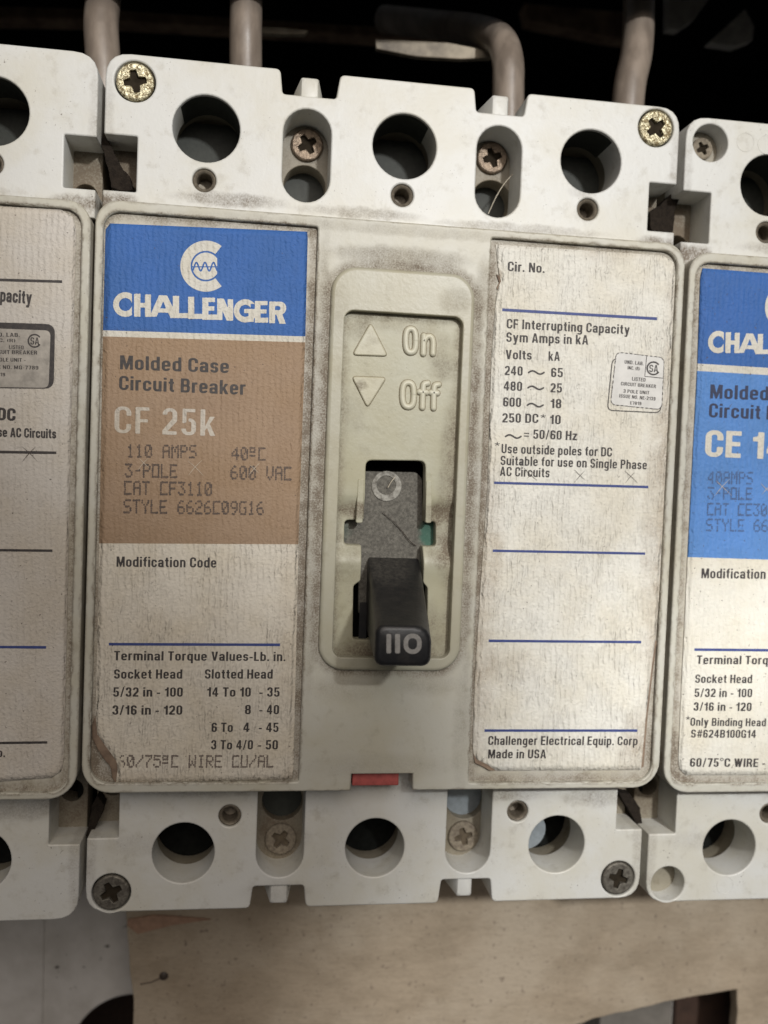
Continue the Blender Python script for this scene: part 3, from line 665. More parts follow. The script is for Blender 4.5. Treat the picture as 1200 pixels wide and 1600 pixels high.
        # screws down in the slots
        for cx, cy in ([(35.4, 67.9), (70.6, 68.5)] if top else [(34.9, -63.3), (70.8, -63.4)]):
            g = screw_geo(cx, cy, 3.0, z - 7.5, random.uniform(10, 80))
            out.append(('terminal_screw', g.mesh('terminal_screw', [m_screwC if top else m_screwDust, m_socket if top else m_dustRec], smooth=40), []))
        if not top:
            for (cx, cy), mt in (((35.0, -56.0), m_hole_dark), ((71.0, -56.2), m_lug)):
                g = Geo(); lathe_geo(g, cx, cy, [(3.88, z - 10.2), (0, z - 10.4)], 28); out.append(('lug_face', g.mesh('lug_face', mt), []))
            g = Geo(); tube_geo(g, [(81.8, -61, ZB - 13.3), (83.2, -61.3, ZB - 4.5)], 3.6, 28)
            out.append(('lug', g.mesh('lug', m_lug, smooth=40), []))
    # cover: rim with two label recesses and the toggle window
    red = [(46.6, -49.45), (46.7, -46.4), (57.8, -46.4), (57.9, -49.45)]
    ol = rrect(0, -49.45, 104.8, 51.7, (5, 5, 4, 4))
    i0 = 9   # after the bottom-left corner
    ol = ol[:i0] + red + ol[i0:]
    holes = [rrect(*REC[0][:4], (3.2, .4, .4, 2.8)), rrect(*REC[1][:4], (.4, 3.2, 2.8, .4)), rrect(41.6, -26, 64.3, 36.4, 1.5)]
    out.append(('cover', plate_geo(ol, holes, 0, -.85, .3).mesh('cover', m_cover, smooth=35), []))
    ol = rrect(.12, -49.35, 104.68, 51.6, (5, 5, 4, 4)); ol = ol[:9] + [(46.5, -49.35), (46.5, -46.2), (58, -46.2), (58, -49.35)] + ol[9:]
    out.append(('cover_base', plate_geo(ol, [rrect(41.6, -26, 64.3, 36.4, 1.5)], -.85, -5.3, .08).mesh('cover_base', m_floor, smooth=35), []))
    g = Geo(); plate_geo(rrect(47.0, -49.0, 55.5, -46.5, .25), [], -1.3, -4.5, .2, g); out.append(('trip_button', g.mesh('trip_button', m_red, smooth=35), []))
    # toggle frame
    fg = plate_geo(rrect(39.9, -27.6, 65.5, 43.3, 4.6), [rrect(42.4, -25.2, 63.5, 35.7, 1.7)], 0.8, -.9, res=5, bevs=[.7, .2])
    out.append(('toggle_frame', fg.mesh('toggle_frame', m_frame, smooth=35), []))
    # toggle panel: flat sheet with the slot, folded along its length
    zp = -.75
    slot = ats([(571, 719), (664, 720), (664, 815), (682, 815), (682, 854), (661, 854), (661, 910), (668, 918), (667, 1001), (551, 999), (552, 915), (563, 907), (565, 852), (538, 851), (539, 813), (569, 812)], zp - .6)
    slot = round_poly(slot, [1.2, 1.2, .2, .7, .7, .2, .3, .4, .7, .7, .5, .3, .3, .7, .7, .2], 4)
    pg = plate_geo(rrect(41.9, -25.7, 64.0, 36.2, 1.5), [slot], zp, zp - 2.6, .22)
    me = pg.mesh('toggle_panel', m_panel, smooth=30)
    bm = bmesh.new(); bm.from_mesh(me)
    prof = [(40, 0), (4.2, 0), (3.2, -.12), (1.8, -.75), (.6, -1.15), (-1, -1.3), (-4.5, -1.3), (-5.5, -1.15), (-7.2, -.25), (-8.2, .05), (-9.2, .02), (-11.5, -.4), (-13, -.5), (-30, -.55)]
    for yc in (4.2, 3.7, 3.2, 2.5, 1.8, 1.2, .6, 0, -1, -4.5, -5, -5.5, -6.4, -7.2, -7.7, -8.2, -8.7, -9.2, -10.2, -11.5, -13):
        bmesh.ops.bisect_plane(bm, geom=bm.verts[:] + bm.edges[:] + bm.faces[:], plane_co=(0, 0, (yc - OY) * S), plane_no=(0, 0, 1), dist=1e-7)
    ys = [p[0] for p in prof][::-1]; zs = [p[1] for p in prof][::-1]
    for v in bm.verts: v.co.y -= float(np.interp(v.co.z / S + OY, ys, zs)) * S
    bm.to_mesh(me); bm.free(); me.set_sharp_from_angle(angle=math.radians(28))
    kids = []
    # raised arrows
    def tri(pts, name):
        q = round_poly(ats(pts, zp), .9, 4); kids.append((name, plate_geo(q, [], zp + .36, zp - .2, .22, res=3).mesh(name, m_arrow, smooth=40)))
        kids.append(('grime_outline', plate_geo([tuple(p) for p in offset_loop(q if area(q) > 0 else q[::-1], -.11)], [], zp + .04, zp - .2, .02, res=1).mesh('grime_outline', m_grime)))
    tri([(579, 504), (606, 557), (550, 555)], 'raised_arrow'); tri([(549, 588), (604, 590), (574, 638)], 'raised_arrow')
    # raised words: rounded strokes
    def word(strokes, r, fl=.95, dz=.05):
        g = Geo()
        for st in strokes:
            p = [(*at(a, b, zp), zp + dz) for a, b in st]; tube_geo(g, spline(p, 5) if len(p) > 2 else p, r, 14, flat=fl)
            for e in (p[0], p[-1]): lathe_geo(g, e[0], e[1], [(r * math.cos(t), e[2] + fl * r * math.sin(t)) for t in (0, .4, .8, 1.2)] + [(0, e[2] + fl * r)], 14)
        return g
    def osh(x0, x1, y0, y1, sk=0):
        cx, cy, rx = (x0 + x1) / 2, (y0 + y1) / 2, (x1 - x0) / 2; q = []
        for k in range(13):
            a = 2 * math.pi * k / 12; sy = math.sin(a); q.append((cx + rx * math.copysign(abs(math.cos(a)) ** .75, math.cos(a)), cy - (y1 - y0) / 2 * math.copysign(abs(sy) ** .8, sy)))
        return q
    W1 = [osh(633.5, 649.5, 514, 551), [(662, 525), (661, 553)], [(661.5, 534), (667, 526.5), (673.5, 527), (676.5, 535), (676, 553)]]
    W2 = [osh(628.5, 646.5, 598, 636), [(668, 599), (662, 601), (660.5, 612), (659.5, 637)], [(655, 612.5), (666, 613.5)], [(685, 601), (679, 603), (677.5, 613), (677, 638)], [(673, 613.5), (683, 614.5)]]
    for W_ in (W1, W2):
        kids.append(('raised_lettering', word(W_, .53).mesh('raised_lettering', m_raised, smooth=60)))
        kids.append(('grime_outline', word(W_, .64, .06, .02).mesh('grime_outline', m_grime, smooth=60)))
    for q in ([(559.5, 748), (569, 748), (566.5, 817), (556, 817)], [(666, 751), (675, 751), (674, 817), (664.5, 817)]):
        kids.append(('guide_rib', plate_geo(round_poly(ats(q, zp), .35, 3), [], zp + .14, zp - 1.4, .12).mesh('guide_rib', m_panel, smooth=35)))
    out.append(('toggle_panel', me, kids))
    # slide under the slot
    zs_ = -4.3
    sl = ats([(563, 736), (651, 738), (660, 748), (660, 813), (688, 813), (688, 858), (662, 858), (662, 960), (560, 960), (560, 856), (533, 855), (533, 809), (563, 808)], zs_)
    g = plate_geo(round_poly(sl, .6, 3), [], zs_, zs_ - 1.2, .15)
    ring = Geo(); c = at(604, 759.5, zs_); plate_geo(circle(*c, 2.75, 36), [circle(c[0] - .1, c[1] + .15, 1.75, 30)], zs_ + .22, zs_ - .2, .1, ring)
    g2 = Geo(); lathe_geo(g2, c[0] - .1, c[1] + .15, [(1.85, zs_ + .05), (0, zs_ + .03)], 24)
    out.append(('toggle_slide', g.mesh('toggle_slide', m_slide, smooth=35), [('slide_ring', ring.mesh('slide_ring', m_slidering, smooth=35))]))
    g = Geo(); box_geo(g, 41.7, 64.2, -26, 36.3, -12, -9); out.append(('inner_wall', g.mesh('inner_wall', m_dark), []))
    # body behind everything
    g = Geo(); plate_geo(rrect(.6, -70, 104.2, 73, 3), [], -34, -60, .6, g); out.append(('body', g.mesh('body', m_dark, smooth=35), []))
    g = Geo()
    for x0, x1 in ((.9, 2.4), (102.4, 103.9)): box_geo(g, x0, x1, -66, 49.5, -34.2, -14)
    box_geo(g, 2.4, 102.4, -48, 49, -33, -12.5); box_geo(g, 1.2, 103.6, -71.5, -48.2, -33.5, -19)
    out.append(('body_core', g.mesh('body_core', m_dark), []))
    # handle
    def hs(r4, z, r, ch=0.0): A = at(r4[0], r4[3], z); B = at(r4[2], r4[1], z); return [(x, y, z) for x, y in rrect(A[0], A[1], B[0], B[1], (r, r, r + ch, r), 4)]
    g = Geo(); secs = []
    for t in (0, .2, .35, .7, .93, 1):
        z = -5.2 + t * 23.4; bt = .9 * t ** 1.2
        x0 = 570 + (584 - 570) * t; x1 = 654 + (675 - 654) * t; y0 = 869 + (976 - 869) * t; y1 = 975 + (1040 - 975) * t
        if t == .2: y0 -= 2
        secs.append(hs((x0, y0, x1, y1), z, .5 + .9 * t, max(0, t - .3) * 1.9))
    z = secs[-1][0][2]
    for ins, dz in ((.12, .35), (.4, .65), (.85, .8)):
        q = np.array(secs[5]); c = q[:, :2].mean(0); q2 = q.copy(); d = q[:, :2] - c; q2[:, :2] = c + d * (1 - ins / np.abs(d).max(0)); q2[:, 2] = z + dz; secs.append([tuple(p) for p in q2])
    loft(g, secs)
    hm = g.mesh('toggle_handle', m_handle, smooth=38)
    g = Geo(); zz = z + .83
    A = at(607.5, 1021, zz)
    def bar(x0, x1): sdf_geo(lambda X, Y: sd_box(X, Y, x0, 990.5, x1, 1021, 2.2), x0 - 2, x1 + 2, 988, 1024, .6, zz, lambda u, v: at(u, v, zz), g)
    bar(603.8, 611.2); bar(617.2, 625.2)
    sdf_geo(lambda X, Y: np.abs(sd_box(X, Y, 634.2, 993.6, 655.2, 1018.2, 10)) - 3.6, 628, 662, 986, 1026, .6, zz, lambda u, v: at(u, v, zz), g)
    kids = [('lettering', g.mesh('lettering', m_print110))]
    g = Geo(); q0 = hs((560, 941, 574, 999), -2.2, .3); q1 = hs((562, 944, 577, 999), -5, .3); loft(g, [q1, q0]); kids.append(('handle_fin', g.mesh('handle_fin', m_handle, smooth=35)))
    out.append(('toggle_handle', hm, kids))
    return out


def screw_geo(cx, cy, r, z, ang, dome=.35):
    g = Geo(); a = r * .60; b = r * .15; c, s_ = math.cos(math.radians(ang)), math.sin(math.radians(ang))
    cr = [(a, -b), (a, b), (b * 1.5, b * 1.5), (b, a), (-b, a), (-b * 1.5, b * 1.5), (-a, b), (-a, -b), (-b * 1.5, -b * 1.5), (-b, -a), (b, -a), (b * 1.5, -b * 1.5)]
    cr = [(cx + x * c - y * s_, cy + x * s_ + y * c) for x, y in cr]
    plate_geo(circle(cx, cy, r, 36), [cr], z + dome, z - .48, 0.3, g, 0, 3, bevs=[.35, .1])
    n0 = len(g.v)
    lathe_geo(g, cx, cy, [(r * .75, z - .2), (r * .3, z - .38), (0, z - .44)], 20, 1)
    return g


PLAIN = {}
PARTS = build_parts()
SPECIAL = []


def root(name, loc, label, cat, group=None, rot=0.0):
    e = bpy.data.objects.new(name, None); sc.collection.objects.link(e); e.empty_display_size = .01
    e.location = P3(*loc); e.rotation_euler = (0, rot, 0); e['label'] = label; e['category'] = cat
    if group: e['group'] = group
    return e


OFFS = [(0, 0, 0), (-105.35, -.75, .7), (105.75, -1.1, -.2)]
LABS = ['middle moulded circuit breaker, with blue and brown label and black toggle marked 110', 'left breaker cut off by the photo edge, pinkish label with dark-rimmed tag', 'right breaker cut off by the photo edge, with dark and light blue label']
roots = []
for i, (off, lb) in enumerate(zip(OFFS, LABS)):
    rt = root('circuit_breaker', (OX + off[0], OY + off[1], OZ + off[2]), lb, 'circuit breaker', 'circuit breakers mounted side by side'); roots.append(rt)
    for nm, me, kids in PARTS:
        o = link(nm, PLAIN.get(me.name, me) if i == 1 else me, rt)
        if nm == 'trip_button' and i: pass
        for kn, km in kids: link(kn, km, o)


def org_of(i): return (OX + OFFS[i][0], OY + OFFS[i][1], OZ + OFFS[i][2])


# corner screws
for i in range(3):
    for k, ((x, y), z) in enumerate([(p, ZT) for p in SCR] + [(p, ZB) for p in SCR2]):
        if i == 2: # right breaker's corner holes are empty
            g = Geo(); lathe_geo(g, x, y, [(3.4, z - 7.5), (0, z - 7.6)], 24)
            if k in (0, 2):
                g = Geo(); lathe_geo(g, x, y, [(3.45, z - 4.2), (0, z - 4.3)], 24); g2 = screw_geo(x + .2, y + .2, 2.1, z - 3.8, 30); link('hole_floor', g.mesh('hole_floor', m_ledge), roots[i]); k == 0 and link('screw', g2.mesh('screw', [m_screwDust, m_socket], smooth=40), roots[i])
            continue
        if i == 1: continue
        mats = [m_screw if k < 2 else m_screwD, m_socket]
        if i == 1:
            g = Geo(); plate_geo(circle(x, y, 3.75, 32), [], z - .02, z - 2, .15, g); link('plug', g.mesh('plug', m_term, smooth=35), roots[i]); continue
        g = screw_geo(x, y, 3.2, z - .25, [12, 40, 28, 75][k]); link('screw', g.mesh('screw', mats, smooth=40), roots[i])
# faint moulding rings on the right breaker
for px, py, z in ((1165, 222, ZT), (1198, 226, ZT), (1133, 1383, ZB)):
    c = at(px, py, z + OFFS[2][2]); g = Geo(); pts = [(c[0] + 1.75 * math.cos(a), c[1] + 1.75 * math.sin(a), z + OFFS[2][2] - .06) for a in np.linspace(0, 2 * math.pi, 33)]
    tube_geo(g, pts, .12, 6); link('moulding_ring', g.mesh('moulding_ring', m_term, org_of(2), smooth=60), roots[2])


# ------------------------------------------------------------------ paper labels
def label_sheet(left, right, mats_rows, zfun, i, nm, nx=26, mats=None):
    """left / right: edge polylines in photo pixels, listed downwards; mats_rows: (t_start, material index) along the height"""
    z0 = ZL + OFFS[i][2]
    def res(L, ts):
        P = np.array(ats(L, z0)); y = (P[:, 1] - P[0, 1]) / (P[-1, 1] - P[0, 1]); return np.stack([np.interp(ts, y, P[:, 0]), P[0, 1] + (P[-1, 1] - P[0, 1]) * ts], 1)
    ts = sorted(set(np.round(np.linspace(0, 1, 90), 5)) | {round(t, 5) for t, _ in mats_rows}); ts = np.array(ts)
    A, B = res(left, ts), res(right, ts); g = Geo(); v = []
    for a, b in zip(A, B):
        for k in range(nx + 1):
            p = a + (b - a) * k / nx; v.append((p[0], p[1], z0 + zfun(p[0] - OFFS[i][0], p[1] - OFFS[i][1])))
    for r in range(len(ts) - 1):
        mi = [m for t, m in mats_rows if t <= (ts[r] + ts[r + 1]) / 2][-1]
        g.add([], [], 0)
        for k in range(nx): a = r * (nx + 1) + k; g.f.append((a, a + nx + 1, a + nx + 2, a + 1)); g.mi.append(mi)
    g.v = [tuple(map(float, q)) for q in v]
    # a paper thickness under it
    me = g.mesh(nm, mats, org_of(i), smooth=60); o = link(nm, me, roots[i])
    md = o.modifiers.new('thickness', 'SOLIDIFY'); md.thickness = .00010; md.offset = -1
    return o


def tfrac(L, y, z=ZL): P = np.array(ats(L, z)); return (y - P[0, 1]) / (P[-1, 1] - P[0, 1])


# middle breaker, left label
LL = [(172, 349), (167.5, 350.5), (165, 356), (161, 520), (155, 848), (152, 1000), (149, 1117), (152, 1147), (165, 1166), (182, 1188), (185, 1197), (181, 1224)]
LR = [(480, 362), (481, 364), (477, 530), (466, 858), (463, 1000), (459, 1200), (457, 1217)]
yb = lambda py: at(300, py, ZL)[1]
ytop = at(172, 349, ZL)[1]; ybot = at(181, 1224, ZL)[1]
fr = lambda y: (y - ytop) / (ybot - ytop)
def zl(x, y):
    d = max(0, 1 - math.hypot(x - 5.5, y + 47) / 7.5); return 1.5 * d ** 1.5 + .03 * math.sin(x * .7 + y * .2)
rowsL = [(0, 0), (fr(at(160, 516, ZL)[1]), 1), (fr(at(160, 525.5, ZL)[1]), 2), (fr(at(155, 849, ZL)[1]), 3)]
lab = label_sheet(LL, LR, rowsL, lambda x, y: max(0, 1.3 * max(0, 1 - math.hypot(x - 3.2, y + 45.5) / 3.6) ** 1.3), 0, 'label', mats=[m_blue, m_white, m_brown, m_paperL]); lab['label'] = 'blue and brown label peeling at its lower left corner'
g = sdf_geo(wordmark_fn, 54, 1050, 345, 536, 2.4, ZP, zmap(ZP)); link('lettering', g.mesh('lettering', m_white), lab)
g = sdf_geo(emblem_fn, 435, 740, 50, 356, 2.0, ZP, zmap(ZP)); link('emblem', g.mesh('emblem', m_white), lab)


def txt(i, parent, items, mat, name='lettering', z=None, bold=.0):
    z = ZP + OFFS[i][2] if z is None else z
    for it in items:
        s, a, b, cap = it[:4]; G = Geo(); line_text(G, s, a, b, cap, z, it[4] if len(it) > 4 else bold); link(name, G.mesh(name, mat, org_of(i)), parent)


def dots(i, parent, items, mat, drop=.05):
    for s, a, b, cap in items:
        G = Geo(); dot_text(G, s, a, b, cap, ZP + OFFS[i][2], 0, drop); link('lettering', G.mesh('lettering', mat, org_of(i)), parent)


def rules(i, parent, items, mat):
    for a, b, th in items:
        G = Geo(); rule(G, a, b, th, ZP + OFFS[i][2]); link('rule_line', G.mesh('rule_line', mat, org_of(i)), parent)


def cross(i, parent, items, mat):
    for cx, cy, r in items:
        G = Geo(); z = ZP + OFFS[i][2] + .03
        for dx, dy in ((1, .95), (.9, -1)):
            k0 = random.uniform(.7, 1.1); k1 = random.uniform(.7, 1.1); off = random.uniform(-1.5, 1.5)
            pts = [(*at(cx + dx * r * t + off * (1 - t * t), cy + dy * r * t, z), z) for t in (-k0, -.3, .3, k1)]
            tube_geo(G, pts, [.02, .055, .05, .02], 5, flat=.6)
        link('scratch', G.mesh('scratch', mat, org_of(i)), parent)


txt(0, lab, [('Molded Case', (187.5, 577), (357.5, 583), 22), ('Circuit Breaker', (186, 609), (383.5, 617), 22)], m_ink)
txt(0, lab, [('CF 25k', (178, 677), (336.6, 682), 43, -.15)], m_whiteF)
dots(0, lab, [('110 AMPS', (198, 715), (307, 716), 21), ('40oC', (362, 719), (415, 720), 21), ('3-POLE', (195, 746), (277, 747), 22), ('600 VAC', (360, 749), (455, 751), 22), ('CAT CF3110', (194, 773), (331, 775), 22), ('STYLE 6626C09G16', (193, 802), (412, 805), 22)], m_faint, .0)
txt(0, lab, [('Modification Code', (182, 885.5), (338, 887), 16), ('Terminal Torque Values-Lb. in.', (178, 1031.7), (446, 1033), 14.6), ('Socket Head', (178, 1060.4), (284.6, 1060.4), 14.6), ('Slotted Head', (320, 1060.4), (426, 1060.4), 14.6),
             ('5/32 in - 100', (176.7, 1088.5), (285.4, 1088.5), 14.6), ('14 To 10', (323.3, 1088.5), (391.7, 1088.5), 14.6), ('- 35', (405, 1088.5), (436.7, 1088.5), 14.6),
             ('3/16 in - 120', (175.4, 1116.7), (284.6, 1116.7), 14.6), ('8', (382.5, 1116), (391.7, 1116), 14.6), ('- 40', (405, 1116), (435.8, 1116), 14.6),
             ('6 To', (330.4, 1143.7), (363.7, 1143.7), 14.6), ('4', (380, 1143.7), (389.6, 1143.7), 14.6), ('- 45', (404, 1143.7), (435, 1143.7), 14.6), ('3 To 4/0', (329.6, 1171), (395, 1171), 14.6), ('- 50', (403, 1171), (434, 1171), 14.6)], m_ink)
m_stamp = flat_mat('faded stamp ink', (0.11, 0.09, 0.08), .5, .6, scale=2.0, dark=(.24, .2, .17), bump=0.00002)
dots(0, lab, [('60/75oC WIRE CU/AL', (184, 1199.5), (427, 1199.5), 20)], m_stamp, .0)
rules(0, lab, [((170, 1006.5), (437.5, 1007.5), 4.2)], m_navy)
cross(0, lab, [(305, 731, 12), (397, 733, 10), (225, 724, 10)], m_scr)

# middle breaker, right label
RL = [(775, 382), (777, 405), (780, 430), (783, 440), (777, 452), (774, 480), (768, 560), (762, 760), (750, 930), (742, 1060), (739, 1150), (739.5, 1177), (745, 1187), (757, 1191), (768, 1199), (775, 1204)]
RR = [(1035, 399), (1046, 402), (1054, 412), (1055.5, 430), (1043, 780), (1024, 1000), (1017, 1050), (1008, 1120), (1002, 1195), (1001, 1203)]
def zr(x, y): return .9 * max(0, 1 - math.hypot(x - 70, y + 46.8) / 2.4) ** 1.3 + .35 * max(0, 1 - math.hypot((x - 102) / 1.6, (y + 38) / 12)) + .2 * max(0, 1 - math.hypot(x - 68.8, y - 43) / 3)
lab2 = label_sheet(RL, RR, [(0, 0)], zr, 0, 'label', mats=[m_paper]); lab2['label'] = 'stained white rating label with blue rules, torn on its left edge'
txt(0, lab2, [('Cir. No.', (793.3, 423.5), (851, 426.5), 15), ('CF Interrupting Capacity', (791.6, 513), (983.7, 522.4), 15), ('Sym Amps in kA', (791, 534), (919, 538.5), 15),
              ('Volts', (790, 561), (830.7, 562), 14.5), ('kA', (857, 563.5), (874.6, 564), 14.5), ('240', (788.5, 586), (816.5, 587), 14.5), ('65', (861, 589), (879.4, 589.5), 14.5),
              ('480', (787, 610), (815.7, 611), 14.5), ('25', (860, 613), (878, 613.5), 14.5), ('600', (786, 635), (814, 636), 14.5), ('18', (860, 637.5), (877, 638), 14.5),
              ('250 DC', (784.8, 660), (841, 661), 14.5), ('*', (844, 661.5), (852, 662), 14.5), ('10', (859, 662.5), (876, 663), 14.5), ('= 50/60 Hz', (818.5, 685), (901.5, 688), 14.5),
              ('*', (772.5, 705), (780.5, 705.3), 14.5), ('Use outside poles for DC', (783.4, 708), (956, 713.5), 14.5), ('Suitable for use on Single Phase', (782, 726.5), (1010.6, 733.5), 14.5), ('AC Circuits', (781, 743.5), (858.5, 746), 14.5),
              ('Challenger Electrical Equip. Corp.', (762.5, 1164), (1000, 1164.5), 14), ('Made in USA', (762.5, 1185), (853, 1185), 14)], m_ink)


def tilde(i, parent, items):
    for x0, x1, y in items:
        z = ZP + OFFS[i][2]; xs = np.linspace(x0, x1, 12); P = [(x, y - 2.6 * math.sin((x - x0) / (x1 - x0) * 2 * math.pi)) for x in xs]
        G = sdf_geo(lambda X, Y: sd_poly_line(X, Y, P, 2.7), x0 - 3, x1 + 3, y - 6, y + 6, .5, z, lambda u, v: at(u, v, z)); link('lettering', G.mesh('lettering', m_ink, org_of(i)), parent)


tilde(0, lab2, [(826, 850, 582), (825, 849, 606), (824, 848.5, 633), (790, 814, 682)])
rules(0, lab2, [((784.8, 484), (1026.8, 498), 4.6), ((772, 754.3), (1013, 761), 4), ((770, 860.5), (1008, 865), 4), ((763.5, 1001.3), (1002, 1003.3), 4.2), ((757, 1141.5), (996, 1141.5), 4.2)], m_navy)
cross(0, lab2, [(907, 743, 10), (986, 745, 10), (829, 741, 10)], m_hair)


def tag_mark(i, parent, face, line, outline, sa, items, wall=False, dark=None):
    zz = ZP + OFFS[i][2]; mp = lambda z: (lambda u, v: at(u, v, z))
    if dark is not None:
        g = sdf_geo(lambda X, Y: sd_poly(X, Y, round_poly(dark, 15)), min(p[0] for p in dark) - 3, max(p[0] for p in dark) + 3, min(p[1] for p in dark) - 3, max(p[1] for p in dark) + 3, .8, zz, mp(zz)); link('certification_tag', g.mesh('certification_tag', m_ink, org_of(i)), parent)
    fp = round_poly(face, 9)
    bb = (min(p[0] for p in face) - 3, max(p[0] for p in face) + 3, min(p[1] for p in face) - 3, max(p[1] for p in face) + 3)
    g = sdf_geo(lambda X, Y: sd_poly(X, Y, fp), *bb, .8, zz + .02, mp(zz + .02))
    t = link('certification_tag', g.mesh('certification_tag', m_tagD if dark is not None else m_tag, org_of(i)), parent)
    if dark is None:
        g = Geo(); z2 = zz + .04
        wob = lambda X, Y: .8 * np.sin(X * .9) * np.cos(Y * .7)
        sdf_geo(lambda X, Y: np.maximum(np.abs(sd_poly(X, Y, fp)) - .45 + wob(X, Y) * .45, -1e9), *bb, .5, z2, mp(z2), g)
        op = round_poly(outline, 9); bo = (min(p[0] for p in outline) - 3, max(p[0] for p in outline) + 3, min(p[1] for p in outline) - 3, max(p[1] for p in outline) + 3)
        sdf_geo(lambda X, Y: np.maximum(np.abs(sd_poly(X, Y, op)) - .75, -sd_poly(X, Y, fp) + 1.2 - 2.2), *bo, .5, z2 - .015, mp(z2 - .015), g)
        rule(g, line[0], line[1], 1.1, z2); rule(g, line[1], line[2], 1.1, z2 + .01)
        link('tag_outline', g.mesh('tag_outline', m_ink, org_of(i)), parent)
    g = Geo(); sa_mark(g, *sa, zz + .05)
    for it in items: line_text(g, it[0], it[1], it[2], it[3] * 1.1, zz + .05, -.05)
    link('tag_lettering', g.mesh('tag_lettering', m_ink, org_of(i)), parent)


tag_mark(0, lab2, [(963, 550), (1038, 559), (1034, 640), (954, 632)], [(1010.5, 556), (1007.5, 588), (1036, 591)], [(957, 560), (1036, 565), (1032, 645), (949, 641)], (1021, 575.5, 11),
         [('UND. LAB.', (975.8, 568), (1005.5, 571), 5.2), ('INC. (R)', (980.5, 577), (999.5, 579), 5), ('LISTED', (987.5, 594.5), (1008.5, 596.5), 5.2), ('CIRCUIT BREAKER', (970, 602), (1024.8, 606.5), 5), ('3 POLE UNIT', (974, 613.5), (1014.5, 616.5), 5), ('ISSUE NO. NE-2139', (967.5, 621), (1024, 626), 5), ('E7819', (984.5, 632), (1002, 633), 4.6)])

m_flap = flat_mat('paper underside', (0.24, 0.175, 0.125), .35, .85, scale=.8, dark=(.13, .09, .065))


def flap(i, parent, E, wid, zf, name='curled_corner'):
    z0 = ZL + OFFS[i][2]; P = np.array(ats(E, z0)); n = len(P); v = []; g = Geo()
    for k, p in enumerate(P):
        t = P[min(k + 1, n - 1)] - P[max(k - 1, 0)]; t /= np.linalg.norm(t); out_ = np.array([t[1], -t[0]]); w_ = wid * math.sin(math.pi * (k + .15) / (n - .7)) ** .7 if 0 < k < n - 1 else .02
        for q in range(6):
            a = q / 5; d = w_ * math.sin(a * 1.9); v.append((p[0] + out_[0] * d, p[1] + out_[1] * d, z0 - .03 + zf(p[0], p[1]) - w_ * .75 * (1 - math.cos(a * 1.9)) * .6))
    g.add(v, [(k * 6 + q, k * 6 + q + 1, k * 6 + q + 7, k * 6 + q + 6) for k in range(n - 1) for q in range(5)])
    return link(name, g.mesh(name, m_flap, org_of(i), smooth=70), parent)


flap(0, lab, [(149, 1117), (150.5, 1132), (154, 1149), (163, 1163), (173, 1177), (182, 1189), (184, 1200), (182, 1214), (181, 1224)][::-1], -1.3, lambda x, y: 1.0 * max(0, 1 - math.hypot(x - 3.2, y + 45.5) / 3.6) ** 1.3)
flap(0, lab2, [(739.5, 1177), (745, 1187), (757, 1191), (768, 1199), (775, 1204)][::-1], -.8, lambda x, y: .6 * max(0, 1 - math.hypot(x - 70, y + 46.8) / 2.4) ** 1.3)
for pts, nm in (([(775.5, 428), (789, 437), (785, 444), (779, 455), (776, 450), (780, 441)], 'tear'), ([(1024, 1000), (1026.5, 1002), (1020, 1050), (1012, 1120), (1006, 1198), (1001.5, 1200), (1007, 1120), (1016, 1050)], 'edge_fold')):
    zq = ZL + .05 if nm == 'tear' else ZL - .02; g = Geo(); plate_geo(ats(pts, zq), [], zq, zq - .1, .02, g, res=1); link(nm, g.mesh(nm, m_flap, smooth=None), lab2)

# left breaker, right label (its right strip is in view)
L1 = [(-190, 312), (-206, 1236)]
L1R = [(96, 327.5), (108, 331), (116, 343), (119, 363), (110, 697), (104, 1000), (99.5, 1190), (95, 1205), (80, 1215)]
lab3 = label_sheet(L1, L1R, [(0, 0)], lambda x, y: 0, 1, 'label', mats=[m_paperP]); lab3['label'] = 'pinkish paper label with black rules and a dark tag'
txt(1, lab3, [('Capacity', (-20, 469), (49, 475), 20, .2), ('DC', (-4, 656), (23.5, 657.5), 19, .2), ('Phase AC Circuits', (-28, 681.5), (87.5, 685), 14.5, .2), ('Corp.', (-32, 1183), (8, 1183), 14)], m_ink)
rules(1, lab3, [((-150, 433), (97, 440), 4), ((-150, 704), (88, 707.5), 4), ((-150, 858), (82, 860.5), 3.6), ((-150, 1163), (74, 1160), 3.8)], m_ink)
rules(1, lab3, [((-150, 1010), (72, 1011.5), 4)], m_navy)
cross(1, lab3, [(46, 709, 12)], m_hair)
tag_mark(1, lab3, [(-60, 511), (79, 516.5), (76, 606), (-60, 604)], None, None, (54, 532.5, 11), [('UND. LAB.', (-16, 525.5), (31, 526.5), 5.6), ('INC. (R)', (-12, 534), (24, 535), 5), ('LISTED', (14, 545), (37, 546), 5.4), ('CIRCUIT BREAKER', (-18, 552.5), (58, 554), 5.6), ('3 POLE UNIT -', (-14, 564.5), (40, 565.5), 5.4), ('ISSUE NO. MG-7789', (-24, 576), (60, 577.5), 5.4), ('E7819', (-14, 587), (8, 588), 5)], dark=[(-70, 501.5), (86, 506.5), (84, 607.5), (-70, 606)])

